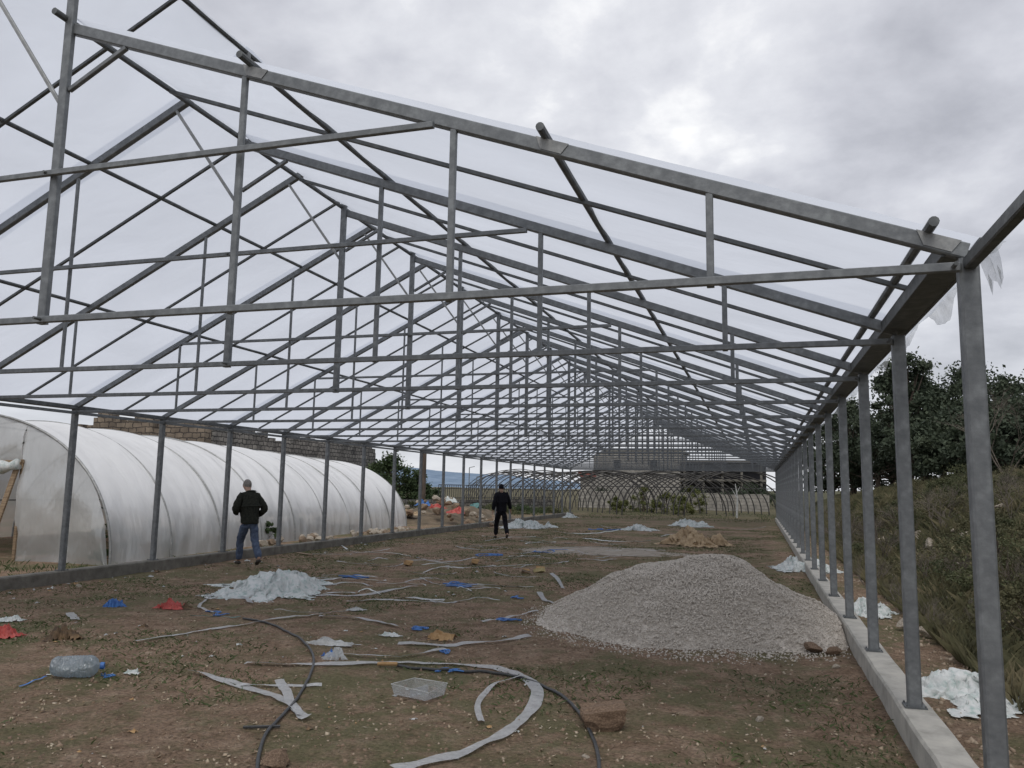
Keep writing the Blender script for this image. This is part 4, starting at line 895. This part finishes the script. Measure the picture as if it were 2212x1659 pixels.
    for sgn,t in ((-1,'L'),(1,'R')):
        kn,an=pose[t][2:4]; tt['hp'+t]=((sgn*.085,0,.82),.105); tt['kn'+t]=(kn,.082); tt['an'+t]=((an[0],an[1],an[2]-.01),.072); E+=[('p','hp'+t),('hp'+t,'kn'+t),('kn'+t,'an'+t)]
    skinobj('trousers',tt,E,'p',tm,root,3)
    for t in 'LR':
        an,to=Vector(pose[t][3]),Vector(pose[t][4]); h=an+(an-to)*.35; h.z=min(an.z,to.z+.01 if an.z<.12 else an.z-.05)
        skinobj('shoe',dict(a=(tuple(h),(.042,.036)),b=(tuple(an.lerp(to,.45)+Vector((0,0,-.02 if an.z<.12 else 0))),(.046,.042)),c=(tuple(to+(to-an).normalized()*.03),(.045,.028))),[('a','b'),('b','c')],'a',SHOE,root)
    bm=bmesh.new(); bmesh.ops.create_uvsphere(bm,u_segments=20,v_segments=14,radius=1)
    for v in list(bm.verts):
        if v.co.z<-.45 or (v.co.y>.25 and v.co.z<.62): bm.verts.remove(v)
    for v in bm.verts: 
        c_=v.co; k_=1.0+.05*noise.noise(c_*6); v.co=Vector((c_.x*.089*k_,c_.y*.104*k_+.035+ln(1.6),c_.z*.112*k_+1.64))
    me=bpy.data.meshes.new('hair'); bm.to_mesh(me); bm.free(); o=bpy.data.objects.new('cap' if cap else 'hair',me); COL.objects.link(o); me.materials.append(hm); o.parent=root; me.polygons.foreach_set('use_smooth',[True]*len(me.polygons))
    for sg in(-1,1):
        bm=bmesh.new(); bmesh.ops.create_uvsphere(bm,u_segments=8,v_segments=6,radius=.011); me=bpy.data.meshes.new('eye'); bm.to_mesh(me); bm.free(); o=bpy.data.objects.new('eye',me); COL.objects.link(o); me.materials.append(DARK); o.parent=root; o.location=(sg*.033,.125+ln(1.6),1.625)
    return root
c=G(534,1222)
person((c.x,c.y,0),R(52),1.81,'man in dark olive jacket and blue jeans walking beside the left kerb',dict(
 L=((-.30,.02,1.13),(-.20,.27,1.05),(-.10,.24,.51),(-.10,.26,.10),(-.10,.43,.035)),
 R=((.30,-.05,1.13),(.20,.18,1.00),(.10,-.08,.50),(.10,-.42,.18),(.10,-.31,.06))),JACK,JEAN,HAIR,lean=.30,bulk=1.16,nod=.6)
c=G(1082,1164)
person((c.x,c.y,0),R(28),1.84,'man dressed all in black walking away down the greenhouse',dict(
 L=((-.24,-.08,1.14),(-.28,-.02,.90),(-.11,.24,.52),(-.12,.30,.10),(-.12,.47,.035)),
 R=((.25,.03,1.15),(.32,.14,.93),(.12,-.08,.50),(.13,-.42,.18),(.13,-.30,.07))),BLK,BLK,BLK,True,lean=.10,bulk=1.08)
# ---------------- world and sun -----------------
w=bpy.data.worlds.new('World'); sc.world=w; w.use_nodes=True; nt=w.node_tree; L=nt.links.new
for n_ in list(nt.nodes): nt.nodes.remove(n_)
out=nt.nodes.new('ShaderNodeOutputWorld'); sky=nt.nodes.new('ShaderNodeTexSky'); sky.sky_type='NISHITA'; sky.sun_disc=False; sky.sun_elevation=R(55); sky.sun_rotation=R(10)
b1=nt.nodes.new('ShaderNodeBackground'); b1.inputs[1].default_value=.10; L(sky.outputs[0],b1.inputs[0])
tc=nt.nodes.new('ShaderNodeTexCoord'); sp=nt.nodes.new('ShaderNodeSeparateXYZ'); L(tc.outputs['Generated'],sp.inputs[0])
za=nt.nodes.new('ShaderNodeMath'); za.operation='MAXIMUM'; za.inputs[1].default_value=0; L(sp.outputs[2],za.inputs[0])
zb=nt.nodes.new('ShaderNodeMath'); zb.operation='ADD'; zb.inputs[1].default_value=.30; L(za.outputs[0],zb.inputs[0])
cb=nt.nodes.new('ShaderNodeCombineXYZ')
for k in (0,1):
    dv=nt.nodes.new('ShaderNodeMath'); dv.operation='DIVIDE'; L(sp.outputs[k],dv.inputs[0]); L(zb.outputs[0],dv.inputs[1]); L(dv.outputs[0],cb.inputs[k])
n1=noisen(nt,cb.outputs[0],2.9,9,.56,.12); n2=noisen(nt,cb.outputs[0],.8,4,.5,.1)
dd=ray(1370,190).normalized(); dp=nt.nodes.new('ShaderNodeVectorMath'); dp.operation='DOT_PRODUCT'; L(tc.outputs['Generated'],dp.inputs[0]); dp.inputs[1].default_value=dd
mr=nt.nodes.new('ShaderNodeMapRange'); mr.interpolation_type='SMOOTHSTEP'; mr.inputs[1].default_value=.96; mr.inputs[2].default_value=1.; mr.inputs[4].default_value=.125; L(dp.outputs['Value'],mr.inputs[0])
dd2=ray(2150,150).normalized(); dp2=nt.nodes.new('ShaderNodeVectorMath'); dp2.operation='DOT_PRODUCT'; L(tc.outputs['Generated'],dp2.inputs[0]); dp2.inputs[1].default_value=dd2
mr2=nt.nodes.new('ShaderNodeMapRange'); mr2.interpolation_type='SMOOTHSTEP'; mr2.inputs[1].default_value=.94; mr2.inputs[2].default_value=1.; mr2.inputs[4].default_value=-.06; L(dp2.outputs['Value'],mr2.inputs[0])
ad=nt.nodes.new('ShaderNodeMath'); L(n1.outputs['Fac'],ad.inputs[0]); L(mr.outputs[0],ad.inputs[1])
ad2=nt.nodes.new('ShaderNodeMath'); L(ad.outputs[0],ad2.inputs[0]); L(mr2.outputs[0],ad2.inputs[1])
hf=nt.nodes.new('ShaderNodeMath'); hf.operation='MULTIPLY_ADD'; hf.inputs[1].default_value=.35; L(n2.outputs['Fac'],hf.inputs[0]); L(ad2.outputs[0],hf.inputs[2])
cr_=ramp(nt,[(.48,(.42,.43,.475)),(.64,(.575,.585,.635)),(.78,(.73,.74,.78)),(.89,(.98,.98,.98))]); L(hf.outputs[0],cr_.inputs['Fac'])
hz=nt.nodes.new('ShaderNodeMapRange'); hz.inputs[1].default_value=0; hz.inputs[2].default_value=.22; hz.inputs[3].default_value=.6; hz.inputs[4].default_value=0; L(sp.outputs[2],hz.inputs[0])
mh=nt.nodes.new('ShaderNodeMix'); mh.data_type='RGBA'; L(hz.outputs[0],mh.inputs[0]); L(cr_.outputs[0],mh.inputs[6]); mh.inputs[7].default_value=(.70,.73,.78,1)
b2=nt.nodes.new('ShaderNodeBackground'); b2.inputs[1].default_value=1.10; L(mh.outputs[2],b2.inputs[0])
mx=nt.nodes.new('ShaderNodeMixShader'); mx.inputs[0].default_value=.94; L(b1.outputs[0],mx.inputs[1]); L(b2.outputs[0],mx.inputs[2]); L(mx.outputs[0],out.inputs[0])
sl=bpy.data.lights.new('sun','SUN'); sl.energy=1.3; sl.angle=R(25); sl.color=(1,.97,.93); so=bpy.data.objects.new('sun',sl); COL.objects.link(so)
so.rotation_euler=(R(35),0,R(-170)+math.pi)
sc.view_settings.view_transform='Standard'; sc.view_settings.look='None'; sc.view_settings.exposure=0
